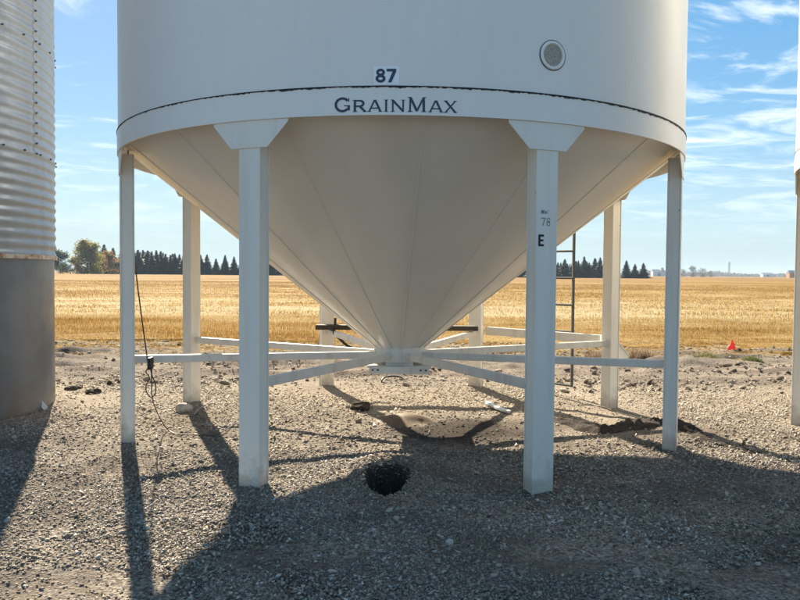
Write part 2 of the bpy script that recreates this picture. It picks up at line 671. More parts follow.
# ------------------------------------------------------------------ gravel: loose stones (nobody could count them)
ICO_V = []
ph = (1 + 5 ** 0.5) / 2
for a, b in ((-1, ph), (1, ph), (-1, -ph), (1, -ph)):
    ICO_V += [(a, b, 0), (0, a, b), (b, 0, a)]
ICO_V = np.array(ICO_V) / np.linalg.norm([1, ph])
from mathutils import geometry as _g
import bmesh
_bm = bmesh.new()
for p in ICO_V:
    _bm.verts.new(p)
_r = bmesh.ops.convex_hull(_bm, input=_bm.verts)
_bm.verts.ensure_lookup_table(); _bm.verts.index_update()
ICO_V = np.array([v.co[:] for v in _bm.verts])
ICO_F = np.array([[v.index for v in f.verts] for f in _bm.faces])
_bm.free()
OCT_V = np.array([(1, 0, 0), (0, 1, 0), (-1, 0, 0), (0, -1, 0), (0, 0, 1), (0, 0, -1)], dtype=float)
OCT_F = np.array([(0, 1, 4), (1, 2, 4), (2, 3, 4), (3, 0, 4), (1, 0, 5), (2, 1, 5), (3, 2, 5), (0, 3, 5)])


def rand_rot(n, tilt=0.5):
    a = rng.uniform(0, 2 * math.pi, n)
    tx = rng.normal(0, tilt, n); ty = rng.normal(0, tilt, n)
    ca, sa = np.cos(a), np.sin(a); cx, sx = np.cos(tx), np.sin(tx); cy, sy = np.cos(ty), np.sin(ty)
    o = np.ones(n); zr = np.zeros(n)
    Rz = np.stack([np.stack([ca, -sa, zr], -1), np.stack([sa, ca, zr], -1), np.stack([zr, zr, o], -1)], 1)
    Rx = np.stack([np.stack([o, zr, zr], -1), np.stack([zr, cx, -sx], -1), np.stack([zr, sx, cx], -1)], 1)
    Ry = np.stack([np.stack([cy, zr, sy], -1), np.stack([zr, o, zr], -1), np.stack([-sy, zr, cy], -1)], 1)
    return Rx @ Ry @ Rz


def stones(P, size, BV, BF, mat, name, jitter=0.22):
    n = len(P)
    k = len(BV)
    V = BV[None] * (1 + rng.normal(0, jitter, (n, k, 1)))
    sc = np.stack([rng.uniform(0.8, 1.45, n), rng.uniform(0.65, 1.1, n), rng.uniform(0.28, 0.60, n)], -1)
    V = V * sc[:, None, :] * size[:, None, None]
    V = np.einsum('nij,nkj->nki', rand_rot(n), V)
    V = V + P[:, None, :]
    Fc = BF[None] + (np.arange(n) * k)[:, None, None]
    return np_mesh(name, V.reshape(-1, 3), Fc.reshape(-1, 3), mat)


def scatter(n, y0, y1, spread, keep):
    """points over the trapezium the yard shows; x within +-spread*(depth)+1"""
    y = y0 + (y1 - y0) * rng.random(n)
    w = spread * (y + D) + 1.2
    wm = w.max()
    x = rng.uniform(-1, 1, n) * wm
    m = np.abs(x) < w
    x, y = x[m], y[m]
    m = rng.random(len(x)) < keep(x, y)
    m &= np.hypot(x - STEEL_C[0], y - STEEL_C[1]) > STEEL_R
    m &= pit_q(x, y) > 0.55 + 0.48 * rng.random(len(x)) ** 0.45
    return x[m], y[m]


def cover(x, y):
    """how thick the stones lie: thin where mud and fines show"""
    v_ = 0.60 + 0.75 * vnoise(x * 0.8, y * 0.8, 21) + 0.25 * vnoise(x * 2.5, y * 2.5, 22)
    for px_, py_, ra, rb in ((300, 552, 0.55, 0.30), (575, 556, 0.60, 0.26), (775, 585, 0.60, 0.30), (60, 585, 0.5, 0.22), (463, 430, 0.6, 0.45)):
        c = ground_at(px_, py_)
        q = np.hypot((x - c.x) / ra, (y - c.y) / rb) + 0.35 * vnoise(x * 3.5, y * 3.5, 25)
        v_ = v_ * (0.12 + 0.88 * sstep(q, 0.6, 1.2))
    return np.clip(v_, 0.04, 1.0)


sm = Mat('gravel_stone', 0.85, 0.3)
isl = sm.geom('Random Per Island')
scol = sm.ramp(isl, [(0.0, (0.085, 0.066, 0.050)), (0.2, (0.185, 0.152, 0.118)), (0.5, (0.285, 0.242, 0.192)), (0.75, (0.37, 0.322, 0.262)), (0.93, (0.47, 0.42, 0.355)), (1.0, (0.60, 0.57, 0.53))])
dirtn = sm.range(sm.noise(0.55, 4, 0.6), 0.40, 0.64, 0.0, 0.55)
scol = sm.mix(dirtn, scol, (0.17, 0.142, 0.113))
sb_ = sm.range(sm.xyz()[1], -1.0, 2.0)          # cleaner, paler stone behind the bin
scol = sm.mix(sm.math('MULTIPLY', sb_, 0.42), scol, (0.46, 0.395, 0.30))
sm.set('Base Color', sm.mix(soil_shade(sm), scol, (0.045, 0.038, 0.034)))  # same soil stain and painted shade carried onto the stones
sm.bump(sm.noise(90, 3, 0.7), 0.4, 0.006)

x, y = scatter(300000, -5.6, -1.2, 0.60, lambda x, y: np.clip(cover(x, y) * 1.2, 0.05, 1))
size = np.clip(rng.lognormal(math.log(0.0071), 0.38, len(x)), 0.0035, 0.018)
z = np.maximum(ground_z(x, y), -0.62 * (1 - sstep(pit_q(x, y), 0.50, 1.03))) + size * 0.22
nearg = link('gravel', stones(np.stack([x, y, z], 1), size, OCT_V, OCT_F, sm.m, 'gravel', 0.28))
tag(nearg, 'loose tan and grey gravel chips strewn in front of the bin', 'gravel', kind='stuff')
x, y = scatter(8000, -5.6, -0.6, 0.60, cover)
size = np.clip(rng.lognormal(math.log(0.0125), 0.32, len(x)), 0.008, 0.030)
z = np.maximum(ground_z(x, y), -0.62 * (1 - sstep(pit_q(x, y), 0.50, 1.03))) + size * 0.2
bigg = link('gravel', stones(np.stack([x, y, z], 1), size, ICO_V, ICO_F, sm.m, 'gravel_large'))
tag(bigg, 'larger pebbles lying among the gravel in front of the bin', 'gravel', kind='stuff')
x, y = scatter(250000, -1.2, 7.4, 0.60, lambda x, y: np.clip(cover(x, y) + 0.1, 0.15, 1) * (1 - 0.93 * sstep(y + 1.1 * vnoise(x * 0.6, y * 0.6, 23) + 0.6 * vnoise(x * 1.7, y * 1.7, 24), 1.6, 4.4)))
size = np.clip(rng.lognormal(math.log(0.0096), 0.36, len(x)), 0.005, 0.028)
z = ground_z(x, y) + size * 0.22
farg = link('gravel', stones(np.stack([x, y, z], 1), size, OCT_V, OCT_F, sm.m, 'gravel_back', 0.3))
tag(farg, 'pale gravel stones around and behind the rear legs of the bin', 'gravel', kind='stuff')
# broken lumps of earth along the track
x, y = scatter(16000, 2.2, 9.0, 0.60, lambda x, y: np.clip(0.25 + 0.9 * vnoise(x * 0.35 + 9, y * 1.6, 71), 0.02, 1))
size = np.clip(rng.lognormal(math.log(0.018), 0.5, len(x)), 0.008, 0.07)
em = Mat('earth_crumb', 0.95, 0.15)
em.set('Base Color', em.ramp(em.geom('Random Per Island'), [(0, (0.05, 0.04, 0.034)), (0.5, (0.15, 0.122, 0.10)), (1, (0.30, 0.26, 0.215))]))
crumbs = link('earth_crumbs', stones(np.stack([x, y, ground_z(x, y) + size * 0.2], 1), size, ICO_V, ICO_F, em.m, 'earth_crumbs', 0.25))
tag(crumbs, 'crumbled lumps of earth along the dirt track behind the bin', 'earth', kind='stuff')

# ------------------------------------------------------------------ stubble and straw
st = Mat('straw_stalk', 0.7, 0.3)
si = st.geom('Random Per Island')
sp_ = st.noise(1.0, 6, 0.65, st.coords((0.10, 0.30, 1)))
sv = st.math('ADD', st.math('ADD', st.math('MULTIPLY', sp_, 0.7), st.math('MULTIPLY', si, 0.16)), st.math('ADD', field_bands(st), 0.19))
scl = st.ramp(sv, FIELD_STOPS)
st.set('Base Color', scl)
st.translucent(scl, 0.45)


def blades(P, hgt, wid, lean, name, mat, flat=False):
    n = len(P)
    a = rng.uniform(0, 2 * math.pi, n)
    dx, dy = np.cos(a) * wid / 2, np.sin(a) * wid / 2
    b = rng.uniform(0, 2 * math.pi, n)
    tx, ty = np.cos(b) * lean, np.sin(b) * lean
    V = np.zeros((n, 3, 3))
    V[:, 0] = P + np.stack([-dx, -dy, 0 * dx], 1)
    V[:, 1] = P + np.stack([dx, dy, 0 * dx], 1)
    V[:, 2] = P + np.stack([tx, ty, hgt], 1)
    if flat:
        V[:, 0] += np.stack([dx * 0, dy * 0, np.full(n, 0.012)], 1)
    return np_mesh(name, V.reshape(-1, 3), np.arange(n * 3).reshape(n, 3), mat)


def stub_zone(n, d0, d1, hlo, hhi, wid, power):
    u = rng.random(n)
    d = (d0 ** power + u * (d1 ** power - d0 ** power)) ** (1 / power)
    x = rng.uniform(-1, 1, n) * (0.60 * d + 2)
    y = d - D
    y = y + 0.06 * rng.normal(0, 1, n)
    e = field_edge(x)
    tall = 1 - 0.55 * sstep(x, -1, 5) * (1 - sstep(y, 11, 15))
    pt = 0.75 + 0.45 * vnoise(x * 0.25, y * 0.6, 31) + 0.25 * vnoise(x * 0.9, y * 1.5, 32)
    m = (y > e - 0.1) & (rng.random(n) < np.clip(pt + 0.3 - 0.5 * sstep(x, 0, 6) * (1 - sstep(y, 10, 14)), 0.08, 1))
    x, y, tall, pt = x[m], y[m], tall[m], pt[m]
    h = rng.uniform(hlo, hhi, len(x)) * tall * np.clip(pt, 0.45, 1.3)
    z = np.maximum(field_z(x, y), -0.02) - 0.01
    return np.stack([x, y, z], 1), h, wid


P, h, w = stub_zone(110000, 15.2, 26, 0.04, 0.155, 0.014, 1.0)
s1 = link('stubble', blades(P, h, w, 0.06 * rng.random(len(P)), 'stubble', st.m))
tag(s1, 'golden cut straw stubble standing along the near edge of the field', 'stubble', kind='stuff')
P, h, w = stub_zone(150000, 26, 120, 0.05, 0.15, 0.045, 1.0)
s2 = link('stubble', blades(P, h, w, 0.10 * rng.random(len(P)), 'stubble_far', st.m))
tag(s2, 'golden stubble covering the field towards the far trees', 'stubble', kind='stuff')
# loose straw on the strip between the yard and the field
n = 26000
y = rng.uniform(4.6, 9.6, n); x = rng.uniform(-1, 1, n) * 11.5
m = rng.random(n) < np.clip(sstep(y + 0.8 * vnoise(x * 0.8, y * 0.8, 41), 5.0, 8.2) * (0.7 + 0.6 * vnoise(x * 1.3, y * 2, 42)), 0, 1)
x, y = x[m], y[m]
P = np.stack([x, y, ground_z(x, y) + 0.008], 1)
s3 = link('loose_straw', blades(P, 0.012 + 0.05 * rng.random(len(P)) ** 3, 0.012, 0.05 + 0.13 * rng.random(len(P)), 'loose_straw', st.m, True))
tag(s3, 'loose pale straw littering the strip between yard and field', 'straw', kind='stuff')


# ------------------------------------------------------------------ the hopper bin
LEG_ANGLES = [-22.5, 22.5, 67.5, 112.5, 157.5, -157.5, -112.5, -67.5]
bin_root = empty('hopper_bin', (0, 0, 0), -0.00862)
tag(bin_root, 'large cream hopper bottom grain bin number 87 on eight legs', 'grain bin', 'cream hopper bins')

wall = MB().lathe([(2.6700, ZT), (2.6700, 7.9), (2.664, 7.9), (2.664, ZT)], 256).build('wall', M_wall, bin_root, auto=40)
MB().lathe([(2.74, 7.88), (0.25, 9.2), (0.25, 9.22), (2.74, 7.93)], 96).build('roof', M_wall, bin_root, auto=40)
ring = MB().lathe([(RC - 0.012, ZB), (RC, ZB), (RC, ZT - 0.003), (RC - 0.012, ZT - 0.003)], 256).build('ring_beam', M_wall, bin_root, auto=40)

# dark uneven bead of sealant between wall and ring beam
N = 1440
vs_, fs_ = [], []
ang = np.linspace(0, 2 * math.pi, N, endpoint=False)
th = 0.0085 + 0.002 * vnoise(ang * 40, 0 * ang, 51) + 0.005 * vnoise(ang * 190, 0 * ang, 52) + 0.004 * np.sin(ang) + 0.003 * vnoise(ang * 14, 0 * ang, 53)
th = np.maximum(th, 0.004)
for a, t in zip(ang, th):
    s_, c_ = math.sin(a), -math.cos(a)
    for r_, z_ in ((2.669, ZT + 0.003), (RC + 0.004, ZT + 0.002), (RC + 0.004, ZT - t), (2.669, ZT - t)):
        vs_.append((r_ * s_, r_ * c_, z_))
for i in range(N):
    j = (i + 1) % N
    for q in range(4):
        w_ = (q + 1) % 4
        fs_.append((i * 4 + q, j * 4 + q, j * 4 + w_, i * 4 + w_))
MB().add(vs_, fs_).build('sealant', M_seal, bin_root)

# hopper: lapped panels
NP = 16
CT, CB = (2.662, ZB + 0.115), (0.235, 0.775)
pa = 2 * math.pi / NP
mb = MB()
steps = 20
vv, ff = [], []
for i in range(steps + 1):
    a = (i / steps) * (pa + 0.012)
    off = 0.0012 * (i / steps)
    for (r_, z_), o_ in ((CT, 0), (CB, 0), (CB, 0.003), (CT, 0.003)):
        rr_ = r_ + off - o_
        vv.append((rr_ * math.sin(a), -rr_ * math.cos(a), z_ - off * 0.6 + o_))
for i in range(steps):
    for q in range(4):
        w_ = (q + 1) % 4
        ff.append((i * 4 + q, (i + 1) * 4 + q, (i + 1) * 4 + w_, i * 4 + w_))
ff.append((0, 1, 2, 3)); ff.append(tuple(steps * 4 + q for q in (3, 2, 1, 0)))
hp = mb.add(vv, ff).build('hopper_panel', M_hop, bin_root, auto=25)
hp.rotation_euler.z = rad(-41)
sd = Vector((CT[0] - CB[0], 0, CT[1] - CB[1])).normalized()
sn = Vector((sd.z, 0, -sd.x))                       # outward, down
bead_a = Vector((CB[0] + 0.004, 0, CB[1])) + sn * 0.002
bead_b = Vector((CT[0] + 0.000, 0, CT[1])) + sn * 0.002
bead = MB()
bead.beam(Vector((0, -bead_a.x, bead_a.z)), Vector((0, -bead_b.x, bead_b.z)), 0.013, 0.006)
bead0 = bead.build('weld_seam', M_hop, hp, bevel=0.003)
for k in range(1, NP):
    c = hp.copy(); COL.objects.link(c); c.parent = bin_root
    bd = bead0.copy(); COL.objects.link(bd); bd.parent = c
    c.rotation_euler.z = rad(-41) + k * pa

# spout: collar, neck and slide gate
MB().lathe([(0.225, 0.80), (0.262, 0.80), (0.262, 0.655), (0.225, 0.655)], 48).build('collar', M_brace, bin_root, auto=40)
nk = MB()
nk.box((-0.135, -0.20, 0.615), (0.135, 0.20, 0.70))
nk.build('neck', M_wall, bin_root, bevel=0.006)
gate = MB()
gate.box((-0.295, -0.285, 0.545), (0.295, 0.285, 0.612))
gate.box((-0.315, -0.26, 0.600), (0.315, 0.26, 0.618))
gate = gate.build('slide_gate', M_brace, bin_root, bevel=0.004)
bolt_me = None
for q, bx in enumerate((-0.26, -0.21, 0.21, 0.26)):
    b_ = MB().tube([(bx, -0.284, 0.583), (bx, -0.293, 0.583)], 0.010, 8).build('bolt', M_ladder, gate)

# legs with gusset plates and braces
leg_mb = MB()
leg_mb.box((-0.085, -2.658, -0.2), (0.085, -2.646, 2.545))
leg_mb.box((-0.079, -2.6461, -0.2), (0.079, -2.551, 2.545))
leg_mb.box((-0.085, -2.5511, -0.2), (0.085, -2.540, 2.545))
leg0 = leg_mb.build('leg', M_leg, bin_root, bevel=0.004)
gm = MB()
outer, inner = [], []
pts2 = [(-0.300, ZB + 0.06), (-0.300, ZB - 0.012), (-0.145, ZB - 0.185), (0.145, ZB - 0.185), (0.300, ZB - 0.012), (0.300, ZB + 0.06)]
# curved plate: columns across, lower edge follows the trapezium
cols = np.linspace(-0.300, 0.300, 25)
cols = np.unique(np.concatenate([cols, [-0.145, 0.145]]))
vv, ff = [], []
for xx in cols:
    a = xx / 2.662
    zl = ZB - 0.185 if abs(xx) <= 0.145 else ZB - 0.185 + (abs(xx) - 0.145) / (0.300 - 0.145) * 0.165
    for r_, z_ in ((2.6665, ZB + 0.06), (2.6665, zl), (2.6590, zl), (2.6590, ZB + 0.06)):
        vv.append((r_ * math.sin(a), -r_ * math.cos(a), z_))
for i in range(len(cols) - 1):
    for q in range(4):
        w_ = (q + 1) % 4
        ff.append((i * 4 + q, (i + 1) * 4 + q, (i + 1) * 4 + w_, i * 4 + w_))
ff.append((0, 1, 2, 3)); ff.append(tuple((len(cols) - 1) * 4 + q for q in (3, 2, 1, 0)))
gus0 = gm.add(vv, ff).build('gusset_plate', M_leg, leg0, auto=30)
br = MB()
br.beam((0, -2.55, 0.748), (0, -0.255, 0.712), 0.054, 0.070)
br0 = br.build('brace', M_brace, bin_root, bevel=0.008)
legs = {}
for k, a in enumerate(LEG_ANGLES):
    if k == 0:
        l_, b_ = leg0, br0
    else:
        l_ = leg0.copy(); COL.objects.link(l_); l_.parent = bin_root
        g_ = gus0.copy(); COL.objects.link(g_); g_.parent = l_
        b_ = br0.copy(); COL.objects.link(b_); b_.parent = bin_root
    l_.rotation_euler.z = rad(a)
    b_.rotation_euler.z = rad(a)
    legs[a] = l_

# flat outline lettering --------------------------------------------------
def stroke(p, q, t):
    p = Vector(p); q = Vector(q)
    d = (q - p).normalized()
    n_ = Vector((-d.y, d.x)) * t / 2
    return [p - n_, q - n_, q + n_, p + n_]


def arc(cx, cy, rx, ry, a0, a1, t, n=20):
    out = []
    for i in range(n):
        u, w = rad(a0 + (a1 - a0) * i / n), rad(a0 + (a1 - a0) * (i + 1) / n)
        out.append([Vector((cx + (rx - t) * math.cos(u), cy + (ry - t) * math.sin(u))), Vector((cx + rx * math.cos(u), cy + ry * math.sin(u))),
                    Vector((cx + rx * math.cos(w), cy + ry * math.sin(w))), Vector((cx + (rx - t) * math.cos(w), cy + (ry - t) * math.sin(w)))])
    return out


def serif(x, y, w=0.26, t=0.055):
    return [Vector((x - w / 2, y - t / 2)), Vector((x + w / 2, y - t / 2)), Vector((x + w / 2, y + t / 2)), Vector((x - w / 2, y + t / 2))]


T = 0.165
GLYPH = {
    'G': (1.05, arc(0.54, 0.5, 0.52, 0.51, 38, 322, T, 28) + [stroke((0.955, 0.13), (0.955, 0.44), T), serif(0.84, 0.43, 0.38, 0.07), stroke((0.96, 0.70), (0.96, 0.95), 0.06)]),
    'R': (0.98, [stroke((0.17, 0), (0.17, 1), T), stroke((0.17, 0.93), (0.55, 0.93), 0.14), stroke((0.17, 0.47), (0.55, 0.47), 0.14)]
          + arc(0.55, 0.70, 0.30, 0.30, -90, 90, T, 14) + [stroke((0.50, 0.47), (0.90, 0.02), T), serif(0.17, 0.03, 0.32), serif(0.88, 0.03, 0.26), serif(0.10, 0.97, 0.2)]),
    'A': (1.1, [stroke((0.12, 0.02), (0.53, 0.98), 0.12), stroke((0.98, 0.02), (0.57, 0.98), T), stroke((0.28, 0.30), (0.82, 0.30), 0.10), serif(0.12, 0.03, 0.3), serif(0.98, 0.03, 0.3)]),
    'I': (0.34, [stroke((0.17, 0), (0.17, 1), T), serif(0.17, 0.03, 0.34), serif(0.17, 0.97, 0.34)]),
    'N': (1.1, [stroke((0.16, 0), (0.16, 1), 0.12), stroke((0.14, 0.97), (0.94, 0.04), T), stroke((0.94, 0), (0.94, 1), 0.12), serif(0.16, 0.03, 0.3), serif(0.94, 0.97, 0.3), serif(0.10, 0.97, 0.2)]),
    'M': (1.3, [stroke((0.18, 0), (0.20, 1), 0.12), stroke((0.20, 0.98), (0.64, 0.06), T), stroke((0.64, 0.06), (1.08, 0.98), 0.12), stroke((1.10, 0), (1.08, 1), T), serif(0.18, 0.03, 0.3), serif(1.10, 0.03, 0.32), serif(0.14, 0.97, 0.22), serif(1.14, 0.97, 0.22)]),
    'X': (1.05, [stroke((0.12, 0.02), (0.90, 0.98), 0.12), stroke((0.92, 0.02), (0.12, 0.98), T), serif(0.12, 0.03, 0.28), serif(0.93, 0.03, 0.28), serif(0.12, 0.97, 0.28), serif(0.90, 0.97, 0.28)]),
    '8': (0.72, arc(0.36, 0.735, 0.315, 0.275, 0, 360, 0.19, 28) + arc(0.36, 0.285, 0.36, 0.30, 0, 360, 0.20, 28)),
    '7': (0.72, [[Vector((0.02, 0.80)), Vector((0.70, 0.80)), Vector((0.70, 1.0)), Vector((0.02, 1.0))], [Vector((0.12, 0.0)), Vector((0.36, 0.0)), Vector((0.70, 0.801)), Vector((0.44, 0.801))]]),
    'E': (0.62, [stroke((0.12, 0), (0.12, 1), 0.22), stroke((0.12, 0.91), (0.60, 0.91), 0.18), stroke((0.12, 0.5), (0.54, 0.5), 0.17), stroke((0.12, 0.09), (0.60, 0.09), 0.18)]),
}


def on_cyl(mb_, polys, x0, z0, sx, sz, r_, tiny):
    for i, P_ in enumerate(polys):
        rr_ = r_ + tiny * (i % 7)
        vsx = []
        for p in P_:
            a = (x0 + p.x * sx) / r_
            vsx.append((rr_ * math.sin(a), -rr_ * math.cos(a), z0 + p.y * sz))
        mb_.add(vsx, [tuple(range(len(vsx)))])


def px_arc(px):
    """photo x on the front of the ring beam -> arc length"""
    lo, hi = -0.8, 0.8
    for _ in range(50):
        m_ = (lo + hi) / 2
        X_, dep = RC * math.sin(m_), D - RC * math.cos(m_)
        if 400 + F * X_ / dep < px: lo = m_
        else: hi = m_
    return lo * RC


spec = [('G', 336.5, 352.3, 1), ('R', 354.6, 368.4, 0), ('A', 369.6, 384, 0), ('I', 386.0, 390.0, 0), ('N', 392.5, 407, 0), ('M', 409, 428.4, 1), ('A', 430, 444.4, 0), ('X', 445.4, 458.4, 0)]
zb_letters = ZB + 0.020
for ch, a, b, big in spec:
    lm = MB()
    w_, polys = GLYPH[ch]
    s0, s1_ = px_arc(a), px_arc(b)
    on_cyl(lm, polys, s0, zb_letters, (s1_ - s0) / w_, 0.096 if big else 0.078, RC + 0.0022, 0.00012)
    lm.build('letter', M_ink, ring)

stick = MB()
sa, sb = px_arc(375.3), px_arc(400.8)
zs0 = ZT + 0.010
vv, ff = [], []
for i in range(9):
    a = (sa + (sb - sa) * i / 8) / 2.67
    for r_, z_ in ((2.6722, zs0), (2.6722, zs0 + 0.118)):
        vv.append((r_ * math.sin(a), -r_ * math.cos(a), z_))
ff = [(2 * i, 2 * i + 2, 2 * i + 3, 2 * i + 1) for i in range(8)]
sticker = stick.add(vv, ff).build('number_sticker', M_sticker, wall)
for ch, a, b in (('8', 377.3, 387.2), ('7', 388.0, 398.0)):
    lm = MB()
    w_, polys = GLYPH[ch]
    s0, s1_ = px_arc(a), px_arc(b)
    on_cyl(lm, polys, s0, zs0 + 0.014, (s1_ - s0) / w_, 0.088, 2.6745, 0.0001)
    lm.build('digit', M_ink, wall)

# round vent on the wall
va = rad(22.9)
vent_M = Matrix.Rotation(va, 4, 'Z') @ Matrix.Translation((0, -2.6700, 3.012)) @ Matrix.Rotation(rad(90), 4, 'X')
def vent_part(prof, name, mat, n=48):
    mb_ = MB().lathe(prof, n)
    mb_.v = [tuple(vent_M @ Vector(p)) for p in mb_.v]
    return mb_.build(name, mat, wall, auto=35)
mg = Mat('vent_mesh', 0.6)
mg.set('Base Color', mg.mix(mg.range(mg.voronoi(150), 0.25, 0.45), (0.17, 0.155, 0.13), (0.42, 0.385, 0.325)))
mg.set('Metallic', 0.3)
vent_part([(0.074, -0.03), (0.098, -0.03), (0.098, 0.004), (0.094, 0.010), (0.080, 0.012), (0.074, 0.006)], 'vent_ring', M_wall)
vent_part([(0.097, -0.03), (0.103, -0.03), (0.103, 0.0035), (0.097, 0.0035)], 'vent_gasket', M_ladder)
vent_part([(0.0005, -0.02), (0.076, -0.02), (0.076, 0.003), (0.0005, 0.003)], 'vent_screen', mg.m)

# markings on the right front leg
fr = legs[22.5]
def leg_mark(polys, x0, z0, sx, sz, name, mat):
    mb_ = MB()
    for i, P_ in enumerate(polys):
        mb_.add([(x0 + p.x * sx, -2.6602 - 0.0001 * (i % 5), z0 + p.y * sz) for p in P_], [tuple(range(len(P_)))])
    return mb_.build(name, mat, fr)
leg_mark(GLYPH['E'][1], -0.066, 1.722, 0.075, 0.080, 'letter', M_black)
hw = [stroke((0, 0.74), (0.52, 0.78), 0.07), stroke((0.52, 0.78), (0.22, 0.0), 0.07)] + arc(0.95, 0.60, 0.22, 0.20, 0, 330, 0.065, 14) + arc(0.95, 0.20, 0.24, 0.22, 0, 350, 0.065, 14)
leg_mark(hw, -0.046, 1.862, 0.062, 0.068, 'handwriting', M_marker)
hw = [stroke((0.0, 0), (0.1, 1), 0.14), stroke((0.1, 1), (0.38, 0.05), 0.14), stroke((0.38, 0.05), (0.44, 1), 0.14)] + arc(0.82, 0.40, 0.24, 0.36, 0, 350, 0.13, 14) + [stroke((1.22, 0.15), (1.24, 0.32), 0.12), stroke((1.26, 0.7), (1.28, 0.86), 0.12)]
leg_mark(hw, -0.044, 1.942, 0.042, 0.028, 'handwriting', M_marker)

# beam between two rear legs, bracket plate on the right rear leg
def ring_pt(deg, r_, z_):
    return Vector((r_ * math.sin(rad(deg)), -r_ * math.cos(rad(deg)), z_))
MB().beam(ring_pt(154.2, 2.59, 0.78), ring_pt(115.8, 2.59, 0.78), 0.05, 0.105).build('rear_beam', M_brace, bin_root, bevel=0.004)
bp = MB()
A = ring_pt(112.5, 2.6575, 0)
u = ring_pt(112.5, 1, 0); t_ = Vector((u.y, -u.x, 0)) * 0.006
tri = [Vector((0, 0, 0.80)), Vector((0.02, 0, 0.80)), Vector((0.20, 0, 0.60)), Vector((0.20, 0, 0.57)), Vector((0, 0, 0.57))]
vv = []
for sgn in (-1, 1):
    for p in tri:
        q_ = A + u * p.x + t_ * sgn
        vv.append((q_.x, q_.y, p.z))
n5 = 5
ff = [tuple(range(n5)), tuple(range(2 * n5 - 1, n5 - 1, -1))] + [(i, (i + 1) % n5, n5 + (i + 1) % n5, n5 + i) for i in range(n5)]
bp.add(vv, ff)
bp.beam(A + u * 0.01 + Vector((0, 0, 0.80)), A + u * 0.20 + Vector((0, 0, 0.60)), 0.05, 0.008)
bp.build('bracket', M_leg, bin_root)

# ladder on the wall behind the hopper
lad = empty('ladder', (0, 0, 0))
lad.parent = bin_root
lad_deg = 134.2
lad_t = Vector((math.cos(rad(lad_deg)), math.sin(rad(lad_deg)), 0))
lc = ring_pt(lad_deg, 2.80, 0)
for s_ in (-1, 1):
    MB().beam(lc + lad_t * 0.20 * s_ + Vector((0, 0, 0.12)), lc + lad_t * 0.20 * s_ + Vector((0, 0, 7.6)), 0.03, 0.042).build('rail', M_ladder, lad)
rung_me = None
for k in range(22):
    zr = 0.135 + 0.338 * k
    if rung_me is None:
        ro = MB().tube([-lad_t * 0.19, lad_t * 0.19], 0.0145, 8).build('rung', M_ladder, lad, smooth=True)
        rung_me = ro.data
    else:
        ro = link('rung', rung_me, lad)
    ro.location = lc + Vector((0, 0, zr))
for zr in (3.0, 4.5, 6.0):
    for s_ in (-1, 1):
        MB().beam(lc + lad_t * 0.2 * s_ + Vector((0, 0, zr)), ring_pt(lad_deg, 2.665, 0) + lad_t * 0.2 * s_ + Vector((0, 0, zr)), 0.03, 0.03).build('standoff', M_ladder, lad)

# ------------------------------------------------------------------ the neighbouring hopper bin at the right edge
right_bin = copy_tree(bin_root, None, skip=('letter', 'digit', 'number_sticker', 'handwriting', 'ladder'))
right_bin.location = (6.34, -1.22, 0.0)
right_bin.rotation_euler.z = rad(-11.5)
right_bin['label'] = 'white hopper bin cut off by the right edge of the picture'

# ------------------------------------------------------------------ the corrugated steel bin
galv = Mat('galvanised_corrugated', 0.42)
gn_ = galv.noise(7, 5, 0.6)
gsp = galv.voronoi(45, None, 'Color')
gst = galv.noise(2.5, 5, 0.6, galv.coords((3, 3, 0.15)))
gc_ = galv.mix(galv.range(gst, 0.42, 0.72, 0, 0.5), (0.25, 0.30, 0.365), (0.20, 0.23, 0.27))
galv.set('Base Color', galv.mix(galv.math('MULTIPLY', gsp, 0.14), gc_, (0.34, 0.35, 0.37)))
galv.set('Metallic', 0.25)
galv.set('Roughness', galv.range(gn_, 0.3, 0.7, 0.34, 0.55))
skirt = Mat('weathered_flat_steel', 0.4)
sk_n = skirt.noise(1.2, 6, 0.62)
sk_s = skirt.noise(3, 5, 0.6, skirt.coords((2.5, 2.5, 0.25)))
sk_c = skirt.mix(skirt.range(sk_n, 0.35, 0.7), (0.125, 0.15, 0.19), (0.085, 0.10, 0.12))
sk_c = skirt.mix(skirt.range(sk_s, 0.5, 0.75, 0, 0.5), sk_c, (0.095, 0.093, 0.09))
skz = skirt.xyz()[2]
sk_c = skirt.mix(skirt.math('MULTIPLY', skirt.range(skz, 0.05, 0.5, 1, 0), skirt.range(skirt.noise(5, 6, 0.7), 0.35, 0.6)), sk_c, (0.12, 0.10, 0.082))
skirt.set('Base Color', sk_c)
skirt.set('Metallic', 0.25)
skirt.set('Roughness', skirt.range(sk_n, 0.3, 0.7, 0.30, 0.48))
skirt.bump(skirt.noise(1.6, 2), 0.15, 0.05)
rust = Mat('rusty_rim', 0.8)
rust.set('Base Color', rust.ramp(rust.noise(9, 6, 0.7), [(0.38, (0.50, 0.50, 0.49)), (0.52, (0.40, 0.34, 0.28)), (0.62, (0.24, 0.10, 0.04)), (0.75, (0.10, 0.045, 0.022))]))

